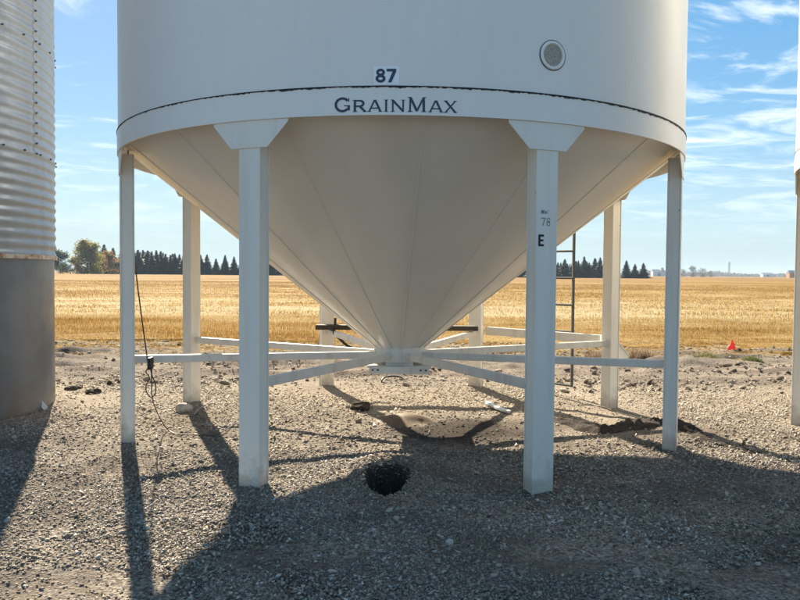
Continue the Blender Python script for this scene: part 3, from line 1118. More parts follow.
steel = empty('steel_bin', (STEEL_C[0], STEEL_C[1], 0))
tag(steel, 'grey corrugated steel bin with smooth lower wall cut off by the left edge', 'grain bin')
ZS = 1.655
pitch = 0.102
prof_o = []
zc = ZS
npp = 10
nz = int((7.4 - ZS) / pitch * npp)
for i in range(nz + 1):
    zc = ZS + 0.02 + i * pitch / npp
    prof_o.append((STEEL_R + 0.014 + 0.0075 * math.cos(2 * math.pi * (zc - 2.71) / pitch), zc))
corr = MB().lathe(prof_o, 160, closed=False).build('corrugated_wall', galv.m, steel)
for p in corr.data.polygons: p.use_smooth = True
MB().lathe([(STEEL_R + 0.12, 7.35), (0.3, 8.4), (0.3, 8.42), (STEEL_R + 0.12, 7.42)], 96).build('roof', galv.m, steel, auto=40)
MB().lathe([(STEEL_R, -0.3), (STEEL_R, ZS + 0.005), (STEEL_R - 0.01, ZS + 0.005), (STEEL_R - 0.01, -0.3)], 160).build('lower_wall', skirt.m, steel, auto=40)
MB().lathe([(STEEL_R + 0.001, ZS - 0.012), (STEEL_R + 0.030, ZS - 0.012), (STEEL_R + 0.030, ZS + 0.030), (STEEL_R + 0.001, ZS + 0.030)], 160).build('rim', rust.m, steel, auto=40)
# bolts
bm_ = MB().tube([(0, 0, 0), (0, -0.014, 0)], 0.0095, 7)
b0 = bm_.build('bolt', M_ladder, steel)
def put_bolt(a, z_, first=[True]):
    if first[0]:
        o_ = b0; first[0] = False
    else:
        o_ = link('bolt', b0.data, steel)
    o_.location = ((STEEL_R + 0.024) * math.sin(a), -(STEEL_R + 0.024) * math.cos(a), z_)
    o_.rotation_euler.z = a
# angle on the steel bin of the point seen at x = 35 px
best = min(np.linspace(-0.5, 2.2, 1200), key=lambda a: abs(400 + F * (STEEL_C[0] + STEEL_R * math.sin(a)) / (STEEL_C[1] - STEEL_R * math.cos(a) + D) - 35) + (10 if a > 1.6 else 0))
for k in range(20):
    put_bolt(best, 2.71 + pitch * (k + 0.0) if k < 20 else 0)
for z_ in (2.71 - 0.0, 2.71 + pitch * 11, 2.71 + pitch * 22):
    for k in range(18):
        put_bolt(best - 1.7 + k * 0.145, z_)
lap = MB()
vv, ff = [], []
for i, (r_, z_) in enumerate([p for p in prof_o if 2.70 <= p[1] <= 2.71 + pitch * 20]):
    for a in (best - 0.012, best + 0.012):
        vv.append(((r_ + 0.0025) * math.sin(a), -(r_ + 0.0025) * math.cos(a), z_))
ff = [(2 * i, 2 * i + 1, 2 * i + 3, 2 * i + 2) for i in range(len(vv) // 2 - 1)]
lap.add(vv, ff).build('lap_seam', galv.m, steel, smooth=True, auto=80)


# ------------------------------------------------------------------ small things around the bin
def gz(p):
    return float(ground_z(p.x, p.y))


def on_ground(px, py, lift=0.0):
    p = ground_at(px, py)
    p.z = gz(p) + lift
    return p


def smooth_pts(pts, n=6):
    pts = [Vector(p) for p in pts]
    out = []
    for i in range(len(pts) - 1):
        p0, p1, p2, p3 = pts[max(i - 1, 0)], pts[i], pts[i + 1], pts[min(i + 2, len(pts) - 1)]
        for k in range(n):
            t = k / n
            out.append(0.5 * ((2 * p1) + (p2 - p0) * t + (2 * p0 - 5 * p1 + 4 * p2 - p3) * t * t + (3 * p1 - p0 - 3 * p2 + p3) * t ** 3))
    out.append(pts[-1])
    return out


def tube_thing(name, pts, r, mat, label, cat, n=8, k=6):
    o = MB().tube(smooth_pts(pts, k), r, n).build(name, mat, None, smooth=True)
    return tag(o, label, cat)


# cable hanging behind the left leg, looped over the brace and trailing on the gravel
cab = empty('hanging_cable', on_ground(168, 430))
tag(cab, 'thin dark cable tied in loops to the left brace and trailing on gravel', 'cable')
off = -cab.location
def cabpart(name, pts, r, mat, k=6):
    o = MB().tube([p + off for p in smooth_pts(pts, k)], r, 7).build(name, mat, cab, smooth=True)
    return o
cabpart('upper_run', [at_depth(128, 150, -0.83), at_depth(131, 200, -0.83), at_depth(135, 262, -0.84), at_depth(141, 312, -0.9), at_depth(147.5, 360, -0.99)], 0.006, M_wire)
cabpart('loop', [at_depth(149, 366, -1.03), at_depth(146, 372, -1.03), at_depth(149.5, 378, -1.03), at_depth(146, 386, -1.03), at_depth(147, 393, -1.03), at_depth(151, 397, -1.02),
                 at_depth(155.5, 393, -1.01), at_depth(155, 383, -1.02), at_depth(151.5, 374, -1.03), at_depth(150.5, 367, -1.03)], 0.005, M_wire)
cabpart('lower_run', [at_depth(152, 366, -1.03), at_depth(151.5, 380, -1.03), at_depth(152, 396, -1.02), at_depth(155, 407, -0.85), at_depth(161, 420, -0.55), on_ground(168, 430, 0.02), on_ground(178, 435, 0.015), on_ground(195, 436, 0.02), on_ground(214, 437, 0.02), on_ground(226, 432, 0.02), on_ground(238, 425, 0.02)], 0.005, M_wire)
tiep = at_depth(150.5, 363, -1.0)
tm = MB().box((-0.014, -0.05, -0.055), (0.014, 0.048, 0.05))
tm.v = [tuple(Vector(p) + tiep + off) for p in tm.v]
tm.build('clamp', M_black, cab, bevel=0.006)

# a stone by the left rear leg, a length of pale string beside it
def rock(name, p, sx, sy, sz, mat, label, seed, lump=0.16):
    import bmesh as _b
    bm = _b.new()
    _b.ops.create_icosphere(bm, subdivisions=3, radius=1)
    for v in bm.verts:
        n_ = 1 + lump * float(vnoise(v.co.x * 1.6 + seed, v.co.y * 1.6 + v.co.z * 1.3, seed)) + 0.06 * float(vnoise(v.co.x * 5 + seed, v.co.y * 5 + v.co.z * 4, seed + 1))
        v.co = Vector((v.co.x * sx, v.co.y * sy, v.co.z * sz)) * n_
    me = bpy.data.meshes.new(name)
    bm.to_mesh(me); bm.free()
    me.materials.append(mat)
    for q in me.polygons: q.use_smooth = True
    me.set_sharp_from_angle(angle=rad(28))
    o = link(name, me)
    o.location = p
    return tag(o, label, 'rock' if 'stone' in name else 'clod')


mr = Mat('pale_fieldstone', 0.85)
mr.set('Base Color', mr.ramp(mr.noise(14, 6, 0.65), [(0.35, (0.26, 0.22, 0.18)), (0.6, (0.50, 0.45, 0.38))]))
mr.bump(mr.noise(40, 4, 0.7), 0.5, 0.01)
mc = Mat('dark_soil', 0.95, 0.15)
mc.set('Base Color', mc.ramp(mc.noise(22, 6, 0.7), [(0.3, (0.026, 0.022, 0.019)), (0.7, (0.095, 0.078, 0.064))]))
mc.bump(mc.noise(30, 6, 0.75), 0.8, 0.03)
rock('stone', on_ground(183.5, 412, 0.035), 0.095, 0.08, 0.065, mr.m, 'pale rounded stone at the foot of the left rear leg', 3)
rock('dirt_clod', on_ground(361, 409.5, 0.03), 0.115, 0.09, 0.065, mc.m, 'dark brown clod of earth left of the small grain heap', 9, 0.3)
for i, (px, py, sx, sz, lb) in enumerate([(70, 389, 0.075, 0.04, 'dark clod on the dirt right of the steel bin, leftmost of three'), (79, 387.5, 0.06, 0.035, 'dark clod on the dirt right of the steel bin, middle of three'), (93, 393, 0.085, 0.045, 'dark clod on the dirt right of the steel bin, rightmost of three'),
                                          (187, 369, 0.09, 0.04, 'dark clod in the rut between the two left legs')]):
    rock('dirt_clod', on_ground(px, py, 0.01), sx, 0.06, sz, mc.m, lb, 20 + i, 0.45)
tube_thing('string', [on_ground(194, 416.5, 0.03), on_ground(200, 412, 0.04), on_ground(210, 405, 0.03), on_ground(218, 401, 0.05), on_ground(227, 396.5, 0.03)], 0.0055, M_string, 'pale string lying on the gravel beside the rounded stone', 'string')

# soil heap by the field edge at the left
def heap(name, c, rx, ry, h, mat, label, cat, seed, amp=0.25, n=40):
    g_ = np.linspace(-1.15, 1.15, n)
    X, Y = np.meshgrid(g_, g_)
    q = np.sqrt(X * X + Y * Y) + 0.14 * vnoise(X * 2.2 + seed, Y * 2.2, seed)
    Z = h * np.clip(1 - q, 0, 1) ** 1.1 * (1 + amp * vnoise(X * 4 + seed, Y * 4, seed + 1))
    wx, wy = X * rx, Y * ry
    base = ground_z(wx + c.x, wy + c.y) - gz(c)
    Z = Z + base - 0.02 - 0.05 * sstep(q, 0.95, 1.1)
    i = np.arange(n * n).reshape(n, n)
    Fc = np.stack([i[:-1, :-1].ravel(), i[:-1, 1:].ravel(), i[1:, 1:].ravel(), i[1:, :-1].ravel()], 1)
    me = np_mesh(name, np.stack([wx.ravel(), wy.ravel(), Z.ravel()], 1), Fc, mat, smooth=True)
    o = link(name, me)
    o.location = (c.x, c.y, gz(c))
    return tag(o, label, cat)


heap('soil_heap', on_ground(74, 351), 1.25, 0.8, 0.075, mc.m, 'dark soil heap at the edge of the stubble right of the steel bin', 'soil heap', 5, 0.7)
mgr = Mat('spilled_grain', 0.8)
mgr.set('Base Color', mgr.ramp(mgr.noise(120, 4, 0.7), [(0.3, (0.10, 0.058, 0.026)), (0.7, (0.20, 0.125, 0.06))]))
mgr.bump(mgr.noise(160, 3, 0.7), 0.6, 0.008)
heap('grain_heap', on_ground(405, 420), 0.42, 0.30, 0.135, mgr.m, 'small brown heap of spilled grain under the hopper', 'grain heap', 7, 0.03)

# the pit below the spout: gravel dug through to black soil
n_ = 90
gx_ = np.linspace(-0.32, 0.32, n_); gy_ = np.linspace(-0.68, 0.68, n_)
PX, PY = np.meshgrid(gx_ + hole_c.x, gy_ + hole_c.y)
Q = pit_q(PX, PY)
PZ = np.where(Q < 1.10, 0.006 - 0.62 * (1 - sstep(Q, 0.50, 1.03)) + 0.012 * vnoise(PX * 22, PY * 22, 77), -0.10)
ii = np.arange(n_ * n_).reshape(n_, n_)
FF = np.stack([ii[:-1, :-1].ravel(), ii[:-1, 1:].ravel(), ii[1:, 1:].ravel(), ii[1:, :-1].ravel()], 1)
mp = Mat('black_damp_soil', 0.9, 0.2)
mp.set('Base Color', mp.ramp(mp.noise(30, 6, 0.7), [(0.3, (0.018, 0.016, 0.015)), (0.75, (0.07, 0.06, 0.053))]))
pit = link('soil_pit', np_mesh('soil_pit', np.stack([(PX - hole_c.x).ravel(), (PY - hole_c.y).ravel(), PZ.ravel()], 1), FF, mp.m, smooth=True))
pit.location = (hole_c.x, hole_c.y, 0)
tag(pit, 'narrow black pit dug through the gravel below the hopper', 'pit')

# dark ragged ridge of soil curving past the right legs
rp = smooth_pts([ground_at(530, 417), ground_at(565, 424), ground_at(600, 431.5), ground_at(635, 428), ground_at(665, 424), ground_at(690, 431), ground_at(706, 439), ground_at(745, 449), ground_at(800, 462)], 14)
rv, rf = [], []
nc = 13
for i, p in enumerate(rp):
    t = (rp[min(i + 1, len(rp) - 1)] - rp[max(i - 1, 0)]).normalized()
    nx_ = Vector((-t.y, t.x, 0))
    u_ = i / (len(rp) - 1)
    fat = math.sin(math.pi * min(1, u_ * 1.15 + 0.05)) ** 0.6 if u_ < 0.8 else 0.35 * (1 - u_) / 0.2 + 0.12
    for k in range(nc):
        s_ = -1 + 2 * k / (nc - 1)
        wv = (0.17 + 0.07 * float(vnoise(i * 0.23, 5.0, 81))) * max(fat, 0.25)
        q_ = p + nx_ * s_ * wv
        hgt = 0.060 * max(fat, 0.2) * (1 - s_ * s_) * (1 + 0.6 * float(vnoise(i * 0.4 + 3, k * 0.6, 82))) + 0.012 * float(vnoise(i * 1.3, k * 1.4, 83))
        rv.append((q_.x, q_.y, gz(q_) + hgt - 0.03 * s_ * s_))
for i in range(len(rp) - 1):
    for k in range(nc - 1):
        rf.append((i * nc + k, (i + 1) * nc + k, (i + 1) * nc + k + 1, i * nc + k + 1))
ridge = MB().add(rv, rf).build('soil_ridge', mc.m)
for q in ridge.data.polygons: q.use_smooth = True
tag(ridge, 'dark ragged ridge of soil curving past the right leg', 'soil ridge')

# curved white strip, black hoses, plank
MB_ = MB()
wp = smooth_pts([on_ground(487, 404, 0.03), on_ground(495, 409.5, 0.035), on_ground(502, 412.5, 0.035), on_ground(509, 414.5, 0.03)], 5)
for a, b in zip(wp[:-1], wp[1:]):
    MB_.beam(a, b, 0.05, 0.022)
tag(MB_.build('plastic_strip', M_white), 'curved white plastic strip lying on gravel left of the right front leg', 'strip')
tube_thing('black_hose', [on_ground(382, 384, 0.0), on_ground(382, 384, 0.035), on_ground(386, 383, 0.075), on_ground(395, 383, 0.085), on_ground(403, 384, 0.06), on_ground(409, 386, 0.0)], 0.012, M_black, 'short bent black hose on the gravel under the slide gate', 'hose')
pk = MB()
pa0, pb0 = at_depth(316, 333.2, 2.16), at_depth(477.5, 333.6, 2.16)
pk.beam((pa0.x, 2.16, 0.823), (pb0.x, 2.16, 0.823), 0.16, 0.062)
tag(pk.build('plank', M_wood, None, bevel=0.004), 'dark plank laid across the rear braces behind the hopper', 'plank')
tube_thing('hanging_hose', [at_depth(335.3, 318, 2.10), at_depth(335, 326, 2.10), at_depth(334, 333, 2.04), at_depth(341, 340, 2.02), at_depth(348, 346, 2.02), at_depth(356, 349, 2.02), at_depth(366, 349, 2.02)], 0.018, M_black, 'black hose drooping from the plank at the left rear leg', 'hose')

# small plate leaning at the foot of the steel bin
pp = on_ground(43, 417, 0.05)
pl = MB().box((-0.022, -0.008, -0.05), (0.022, 0.008, 0.06))
plo = pl.build('metal_plate', M_white, None, bevel=0.003)
plo.location = pp
plo.rotation_euler = (rad(-18), rad(-38), rad(25))
tag(plo, 'small white plate leaning at the foot of the steel bin', 'plate')

# red marker flag
fp = on_ground(731, 352)
fl = empty('marker_flag', fp)
tag(fl, 'small red marker flag on a wire at the edge of the field', 'flag')
MB().tube([(0, 0, -0.1), (0.004, 0, 0.27)], 0.003, 6).build('wire', M_wire, fl)
s_ = (fp.y + D) / F
fv = [(-4.5, 4.5), (-2.5, 7.5), (-0.5, 9.5), (0.5, 14.2), (2.6, 10.0), (4.4, 6.2), (3.6, 3.2), (0.5, 4.4), (-2.0, 3.0)]
ob = MB()
front = [(x_ * s_, -0.012 - 0.02 * math.sin(x_ * 0.9), z_ * s_) for x_, z_ in fv]
back = [(x_, y_ + 0.004, z_) for x_, y_, z_ in front]
nn = len(fv)
ob.add(front + back, [tuple(range(nn)), tuple(range(2 * nn - 1, nn - 1, -1))] + [(i, (i + 1) % nn, nn + (i + 1) % nn, nn + i) for i in range(nn)])
ob.build('pennant', M_red, fl)

# weed tufts on the track edge
wg = Mat('green_weed', 0.7)
wgc = wg.ramp(wg.geom('Random Per Island'), [(0, (0.05, 0.07, 0.02)), (0.6, (0.12, 0.14, 0.045)), (1, (0.30, 0.26, 0.12))])
wg.set('Base Color', wgc); wg.translucent(wgc, 0.3)
wd = Mat('dry_weed', 0.8)
wdc = wd.ramp(wd.geom('Random Per Island'), [(0, (0.13, 0.09, 0.06)), (0.6, (0.28, 0.20, 0.13)), (1, (0.44, 0.34, 0.22))])
wd.set('Base Color', wdc); wd.translucent(wdc, 0.3)
def tuft(px, py, wpx, hgt, n, mat, label, group=None, thick=0.012):
    c = on_ground(px, py)
    wr = wpx / 2 * (c.y + D) / F
    a = rng.normal(0, 0.42, n) * wr
    b = rng.normal(0, 0.3, n) * min(wr, 0.35)
    Pz = np.array(ground_z(a + c.x, b + c.y)) - c.z
    P = np.stack([a, b, Pz - 0.01], 1)
    me = blades(P, hgt * rng.uniform(0.35, 1.0, n) * np.exp(-(a / wr) ** 2 * 1.2), thick, hgt * 0.7 * rng.random(n), 'weed_tuft', mat)
    o = link('weed_tuft', me)
    o.location = c
    tag(o, label, 'weed', group)
tuft(707, 359, 34, 0.20, 900, wg.m, 'low green weed patch at the field edge below the red flag')
tuft(752, 360, 26, 0.13, 900, wg.m, 'low sparse weed patch right of the red flag')
tuft(597, 361, 40, 0.24, 900, wd.m, 'dry brown weed tuft behind the right rear leg, left of it')
tuft(640, 359, 44, 0.26, 1000, wd.m, 'dry brown weed tuft between the two right legs')
tuft(508, 352, 46, 0.22, 700, wd.m, 'dry brown weed tuft left of the right front leg')

# ------------------------------------------------------------------ trees
lf = Mat('spruce_needles', 0.75, 0.3)
lr = lf.geom('Random Per Island')
lcol = lf.ramp(lr, [(0, (0.010, 0.026, 0.024)), (0.6, (0.020, 0.044, 0.040)), (1, (0.036, 0.064, 0.052))])
lcol = lf.mix(lf.math('MULTIPLY', lf.obrand(), 0.55), lcol, (0.052, 0.062, 0.030))
lf.set('Base Color', lcol)
lf.translucent(lcol, 0.2)


def leaf_mat(name, cols):
    m = Mat(name, 0.7, 0.3)
    c = m.ramp(m.geom('Random Per Island'), [(i / (len(cols) - 1), q) for i, q in enumerate(cols)])
    m.set('Base Color', c)
    m.translucent(c, 0.5)
    return m.m


M_olive = leaf_mat('olive_leaves', [(0.12, 0.115, 0.03), (0.23, 0.21, 0.055), (0.36, 0.30, 0.09)])
M_gold = leaf_mat('golden_leaves', [(0.16, 0.10, 0.045), (0.30, 0.19, 0.085), (0.42, 0.28, 0.14)])
M_dgreen = leaf_mat('dark_green_leaves', [(0.02, 0.032, 0.015), (0.045, 0.06, 0.025), (0.08, 0.09, 0.035)])
M_greybush = leaf_mat('bare_grey_twigs', [(0.07, 0.065, 0.06), (0.13, 0.115, 0.10), (0.18, 0.155, 0.12)])


def spruce_meshes(seed):
    rs = np.random.default_rng(seed)
    V, Fc = [], []
    hh = 1.0
    layers = 34
    rmax = rs.uniform(0.31, 0.40)
    for L in range(layers):
        t = (L + rs.uniform(0, 0.6)) / layers
        z0 = 0.06 + 0.93 * t
        rad_ = rmax * (1 - t) ** 0.85 * rs.uniform(0.75, 1.15) + 0.008
        nb = int(15 - 7 * t)
        a0 = rs.uniform(0, 6.28)
        for k in range(nb):
            a = a0 + 2 * math.pi * k / nb + rs.normal(0, 0.2)
            r_ = rad_ * rs.uniform(0.6, 1.15)
            dz = -r_ * rs.uniform(0.25, 0.55)
            w_ = r_ * rs.uniform(0.25, 0.4) + 0.004
            d_ = np.array([math.cos(a), math.sin(a)])
            p_ = np.array([-d_[1], d_[0]])
            tip = np.array([*(d_ * r_), z0 + dz * 0.7])
            root = np.array([0, 0, z0])
            mid = np.array([*(d_ * r_ * 0.6), z0 + dz * 0.5])
            b = len(V)
            V += [root, mid + np.array([*(p_ * w_), -0.012]), tip, mid - np.array([*(p_ * w_), 0.012])]
            Fc += [(b, b + 1, b + 2), (b, b + 2, b + 3)]
            # drooping twigs along the bough
            for q in range(3):
                s_ = rs.uniform(0.35, 1.0)
                c_ = np.array([*(d_ * r_ * s_), z0 + dz * 0.7 * s_]) + np.array([*(p_ * rs.normal(0, w_ * 0.5)), 0])
                b = len(V)
                e_ = rs.normal(0, 0.012, 3)
                V += [c_ + np.array([*(p_ * 0.014), 0.004]), c_ - np.array([*(p_ * 0.014), -0.004]), c_ + e_ + np.array([0, 0, -0.035])]
                Fc += [(b, b + 1, b + 2)]
    crown = np_mesh('spruce_crown', np.array(V), np.array([f for f in Fc]), lf.m)
    tm_ = MB().tube([(0, 0, -0.03), (0, 0, 0.4), (0, 0, 0.97)], [0.016, 0.011, 0.002], 7)
    me = bpy.data.meshes.new('spruce_trunk')
    me.from_pydata(tm_.v, [], tm_.f)
    me.materials.append(M_bark)
    return crown, me


SPR = [spruce_meshes(100 + i) for i in range(6)]


def spruce(px, top, Y, label, group=None, wide=1.0, k=None):
    """a spruce on the ground at distance Y whose tip is at pixel height `top`"""
    p = at_depth(px, top, Y)
    o = empty('spruce_tree', (p.x, Y, 0), rng.uniform(0, 6.28))
    h = p.z
    cr, tk = SPR[int(rng.integers(len(SPR))) if k is None else k]
    for nme, me in (('crown', cr), ('trunk', tk)):
        c = link(nme, me, o)
        c.scale = (h * wide * 1.15, h * wide * 1.15, h)
    return tag(o, label, 'tree', group)


def leafy(name, px, top, Y, width_px, mat, label, group=None, leaves=3600, seed=1, low=0.12, cat='tree', lobes=14):
    p = at_depth(px, top, Y)
    h = p.z
    w = width_px * (Y + D) / F
    rs = np.random.default_rng(seed)
    o = empty(name, (p.x, Y, 0), 0)
    C = []
    for _ in range(lobes):
        t = rs.uniform(low + 0.12, 0.92)
        prof = math.sin(math.pi * min(1, (t - low) / (1.03 - low)) ** 0.8) ** 0.7
        a = rs.uniform(0, 6.28); r_ = rs.uniform(0.2, 0.75) * prof * w / 2
        C.append((r_ * math.cos(a), r_ * math.sin(a), t * h, rs.uniform(0.16, 0.30) * min(w, h * 0.9) * (0.5 + 0.5 * prof)))
    C = np.array(C)
    idx = rs.integers(len(C), size=leaves)
    d = rs.normal(0, 1, (leaves, 3)); d /= np.linalg.norm(d, axis=1)[:, None]
    rr_ = C[idx, 3] * rs.uniform(0.45, 1.08, leaves) * (1 + 0.25 * rs.normal(0, 1, leaves))
    P = C[idx, :3] + d * rr_[:, None] * np.array([1, 1, 0.85])
    P[:, 2] = np.clip(P[:, 2], 0.03 * h, None)
    s_ = rs.uniform(0.35, 0.8, leaves) * h / 24
    A = rs.normal(0, 1, (leaves, 3)); A /= np.linalg.norm(A, axis=1)[:, None]
    B = np.cross(A, rs.normal(0, 1, (leaves, 3))); B /= np.linalg.norm(B, axis=1)[:, None]
    V = np.stack([P - A * s_[:, None], P + B * s_[:, None] * 0.8, P + A * s_[:, None], P - B * s_[:, None] * 0.8], 1)
    link('crown', np_mesh('leafy_crown', V.reshape(-1, 3), np.arange(leaves * 4).reshape(leaves, 4), mat), o)
    tm_ = MB()
    tm_.tube([(0, 0, -0.2), (0.02 * w, 0, 0.3 * h), (0, 0.02 * w, 0.75 * h)], [0.022 * h, 0.016 * h, 0.004 * h], 8)
    for c_ in C[:7]:
        z_ = min(c_[2] * 0.6, 0.55 * h)
        tm_.tube([(0.01 * w, 0, z_), (c_[0] * 0.5, c_[1] * 0.5, (z_ + c_[2]) / 2 + 0.02 * h), tuple(c_[:3])], [0.010 * h, 0.007 * h, 0.002 * h], 6)
    tm_.build('trunk', M_bark, o, smooth=True)
    return tag(o, label, cat, group)


YT = 345.0
GL = 'spruces of the far row beyond the field'
# leafy trees right of the steel bin
leafy('leafy_tree', 60, 249, YT + 20, 26, M_dgreen, 'dark green leafy tree half hidden behind the steel bin', seed=3)
leafy('leafy_tree', 87, 239.5, YT, 42, M_olive, 'tall rounded olive yellow leafy tree beyond the field', leaves=6500, seed=5, lobes=34, low=-0.06)
leafy('leafy_bush', 109, 251, YT - 6, 24, M_gold, 'golden brown leafy bush right of the olive tree', leaves=2400, seed=6, low=0.0, cat='bush')
leafy('leafy_bush', 124, 253, YT - 8, 22, M_gold, 'golden bush right of the olive tree and left of the first spruce', leaves=2400, seed=8, low=0.0, cat='bush')
leafy('leafy_bush', 70, 259, YT - 8, 26, M_dgreen, 'low dark bush in front of the olive tree', leaves=1600, seed=9, low=0.0, cat='bush')
for i, (px, top, w_, mt_, lb) in enumerate(((79, 262, 20, M_gold, 'low tan bush at the left foot of the olive tree'), (98, 261, 20, M_olive, 'low olive bush at the right foot of the olive tree'),
                                            (116, 262, 18, M_dgreen, 'low dark bush between the two golden bushes'), (60, 262, 18, M_dgreen, 'low dark bush touching the edge of the steel bin'))):
    leafy('leafy_bush', px, top, YT - 14, w_, mt_, lb, leaves=1500, seed=60 + i, low=-0.15, cat='bush')
for px, top, lb in ((104, 243.5, 'tall spruce standing directly behind the golden bush'), (113, 247, 'spruce behind the gap between the two golden bushes'), (121, 249, 'spruce behind the right golden bush'), (97, 249, 'spruce behind the right side of the olive tree')):
    spruce(px, top, YT + 22, lb)
GL2 = 'spruces standing behind the far row'
hid_row2 = 'spruce standing behind the front spruces of the far tree row'
hid_row = 'dark spruce of the far row mostly hidden behind the bin'
px = 133.0
tops = {136: 249, 143: 248, 150: 249, 158: 248, 166: 251, 174: 252, 182: 255}
ORD = ['first', 'second', 'third', 'fourth', 'fifth', 'sixth', 'seventh', 'eighth', 'ninth', 'tenth', 'eleventh', 'twelfth', 'thirteenth', 'fourteenth', 'fifteenth', 'sixteenth']
k_ = 0
while px < 202:
    if 136 < px < 183:
        lb = ORD[k_] + ' dark spruce right of the left leg in the far tree row'
        k_ += 1
    else:
        lb = hid_row
    spruce(px + 2.2, np.interp(px, list(tops), list(tops.values())) + 1.5 + abs(rng.normal(0, 2.5)), YT + rng.uniform(16, 40), hid_row2, GL2, rng.uniform(0.9, 1.25))
    spruce(px, np.interp(px, list(tops), list(tops.values())) + rng.normal(0, 1.8), YT + rng.uniform(-4, 12), lb, GL, rng.uniform(0.85, 1.15))
    px += rng.uniform(3.6, 5.2)
k_ = 0
for px_, tp, lb in ((207, 254, 'leftmost of the four spruces between the left rear leg and left front leg'), (216, 258, 'shortest of the four spruces between the left rear leg and left front leg'),
                    (225, 254.5, 'third of the four spruces between the left rear leg and left front leg'), (234, 256, 'rightmost of the four spruces left of the left front leg')):
    spruce(px_, tp, YT, lb, None, 1.1)
px = 242.0
while px < 606:
    if 557 < px < 602:
        lb = ORD[k_] + ' dark spruce right of the right front leg in the far tree row'
        k_ += 1
    else:
        lb = hid_row
    spruce(px + 2.4, 259 + abs(rng.normal(0, 2.2)) + 1.5 * (px - 240) / 360, YT + rng.uniform(16, 40), hid_row2, GL2, rng.uniform(0.9, 1.25))
    spruce(px, 257.8 + rng.normal(0, 2.0) + 1.5 * (px - 240) / 360, YT + rng.uniform(-4, 12), lb, GL, rng.uniform(0.85, 1.2))
    px += rng.uniform(3.8, 6.0)
for px_, tp, lb in ((626.5, 260.0, 'tallest of the three lone spruces left of the right leg'), (635, 263.5, 'middle one of the three lone spruces left of the right leg'), (643.5, 262.5, 'rightmost of the three lone spruces left of the right leg')):
    spruce(px_, tp, YT, lb, None, 1.15)

# hazy bushes, skyline and buildings far away at the right
for i, (px_, tp, w_) in enumerate(((683, 268.5, 14), (693, 266, 15), (703, 267.5, 14), (711, 270.5, 9))):
    leafy('distant_bush', px_, tp, 820 + 15 * i, w_, M_greybush, ['leftmost hazy bush right of the right leg on the skyline', 'tallest hazy bush on the skyline right of the right leg', 'rounded hazy bush third from the right leg on the skyline', 'lowest hazy bush on the skyline, farthest right of four'][i],
          'hazy bushes on the skyline', leaves=1500, seed=40 + i, low=-0.1, cat='bush', lobes=60)
# far-off wood that reads as one low mass
nw = 36000
xw = rng.uniform(-1500, 2600, nw); yw = 1900 + rng.uniform(0, 120, nw)
hw_ = 7 + 5 * vnoise(xw * 0.012, 0 * xw, 61) + 3 * vnoise(xw * 0.05, 0 * xw, 62)
zw = rng.random(nw) * np.maximum(hw_, 2)
A = rng.normal(0, 1, (nw, 3)); A /= np.linalg.norm(A, axis=1)[:, None]
B = np.cross(A, rng.normal(0, 1, (nw, 3))); B /= np.linalg.norm(B, axis=1)[:, None]
P = np.stack([xw, yw, zw], 1)
V = np.stack([P - A * 2.6, P + B * 2.2, P + A * 2.6, P - B * 2.2], 1)
wood = link('distant_woodland', np_mesh('distant_woodland', V.reshape(-1, 3), np.arange(nw * 4).reshape(nw, 4), M_greybush))
tag(wood, 'hazy far-off belt of trees along the horizon', 'woodland', kind='stuff')

M_bld = plain('far_white_cladding', (0.55, 0.56, 0.58), 0.7, 0.06, 0.2)
M_roof = plain('far_roof', (0.30, 0.31, 0.33), 0.7, 0.1, 0.2)
M_orange = plain('far_orange_cladding', (0.42, 0.20, 0.10), 0.7, 0.1, 0.2)
M_win = plain('far_dark_opening', (0.06, 0.065, 0.07), 0.4, 0.1)


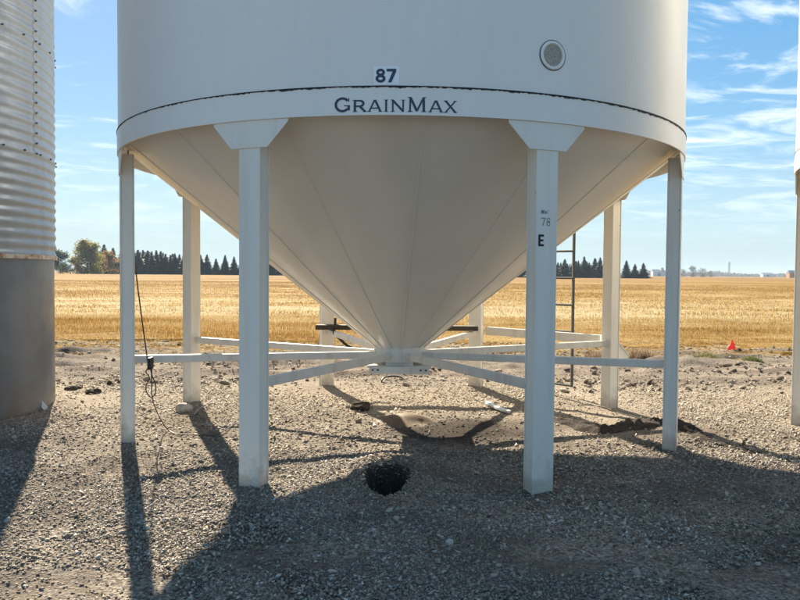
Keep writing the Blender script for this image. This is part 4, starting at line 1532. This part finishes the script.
def shed(px, py_base, Y, wpx, hpx, mat, label, tower=0):
    k = (Y + D) / F
    b = at_depth(px, py_base, Y)
    o = empty('far_building', (b.x, Y, 0))
    w, h = wpx * k, hpx * k
    m = MB().box((-w / 2, 0, -0.5), (w / 2, w * 0.6, h * 0.7))
    m.build('wall', mat, o)
    r_ = MB()
    r_.add([(-w / 2 - 0.4, -0.4, h * 0.7), (w / 2 + 0.4, -0.4, h * 0.7), (w / 2 + 0.4, w * 0.6 + 0.4, h * 0.7), (-w / 2 - 0.4, w * 0.6 + 0.4, h * 0.7), (-w / 2 - 0.4, w * 0.3, h), (w / 2 + 0.4, w * 0.3, h)],
           [(0, 1, 5, 4), (2, 3, 4, 5), (0, 4, 3), (1, 2, 5), (3, 2, 1, 0)])
    r_.build('roof', M_roof, o)
    MB().box((-w * 0.12, -0.12, 0), (w * 0.12, -0.02, h * 0.5)).build('door', M_win, o)
    if tower:
        MB().box((w * 0.18, w * 0.1, h * 0.5), (w * 0.4, w * 0.35, h * tower)).build('leg_tower', mat, o)
    return tag(o, label, 'building')


shed(659, 277, 1250, 12, 7, M_bld, 'hazy white building on the skyline just left of the right leg', 1.25)
shed(795, 278, 800, 11, 7.5, M_orange, 'small reddish building on the skyline at the right edge')
shed(768, 277.5, 1500, 10, 4.5, M_bld, 'low hazy shed on the skyline left of the reddish building')
ty = 1400
tb = at_depth(729, 276, ty)
tow = empty('lattice_mast', (tb.x, ty, 0))
tag(tow, 'thin hazy lattice mast on the skyline', 'mast')
hm = at_depth(729, 262, ty).z
mm = MB()
for sx, sy in ((-1, -1), (1, -1), (1, 1), (-1, 1)):
    mm.beam((sx * 1.6, sy * 1.6, -0.5), (sx * 0.7, sy * 0.7, hm), 0.35, 0.35)
for k in range(8):
    z0, z1 = hm * k / 8, hm * (k + 1) / 8
    r0, r1 = 1.6 - 0.9 * k / 8, 1.6 - 0.9 * (k + 1) / 8
    for i in range(4):
        q0 = ((-1, -1), (1, -1), (1, 1), (-1, 1))[i]; q1 = ((-1, -1), (1, -1), (1, 1), (-1, 1))[(i + 1) % 4]
        mm.beam((q0[0] * r0, q0[1] * r0, z0), (q1[0] * r1, q1[1] * r1, z1), 0.2, 0.2)
mm.build('frame', M_roof, tow)
MB().beam((-4.5, 0, hm * 0.86), (4.5, 0, hm * 0.86), 0.5, 0.5).build('crossarm', M_roof, tow)

# ------------------------------------------------------------------ autumn haze in the air
hzm = bpy.data.materials.new('haze_air')
hzm.use_nodes = True
ht = hzm.node_tree
ht.nodes.remove(ht.nodes['Principled BSDF'])
pv = ht.nodes.new('ShaderNodeVolumePrincipled')
pv.inputs['Color'].default_value = (0.66, 0.83, 1.0, 1)
pv.inputs['Density'].default_value = 0.00016
pv.inputs['Anisotropy'].default_value = 0.0
ht.links.new(pv.outputs[0], ht.nodes['Material Output'].inputs['Volume'])
haze = MB().box((-4100, -450, -2.2), (4100, 5100, 42)).build('haze', hzm)
haze['kind'] = 'stuff'
tag(haze, 'thin pale haze in the air over the field', 'haze')
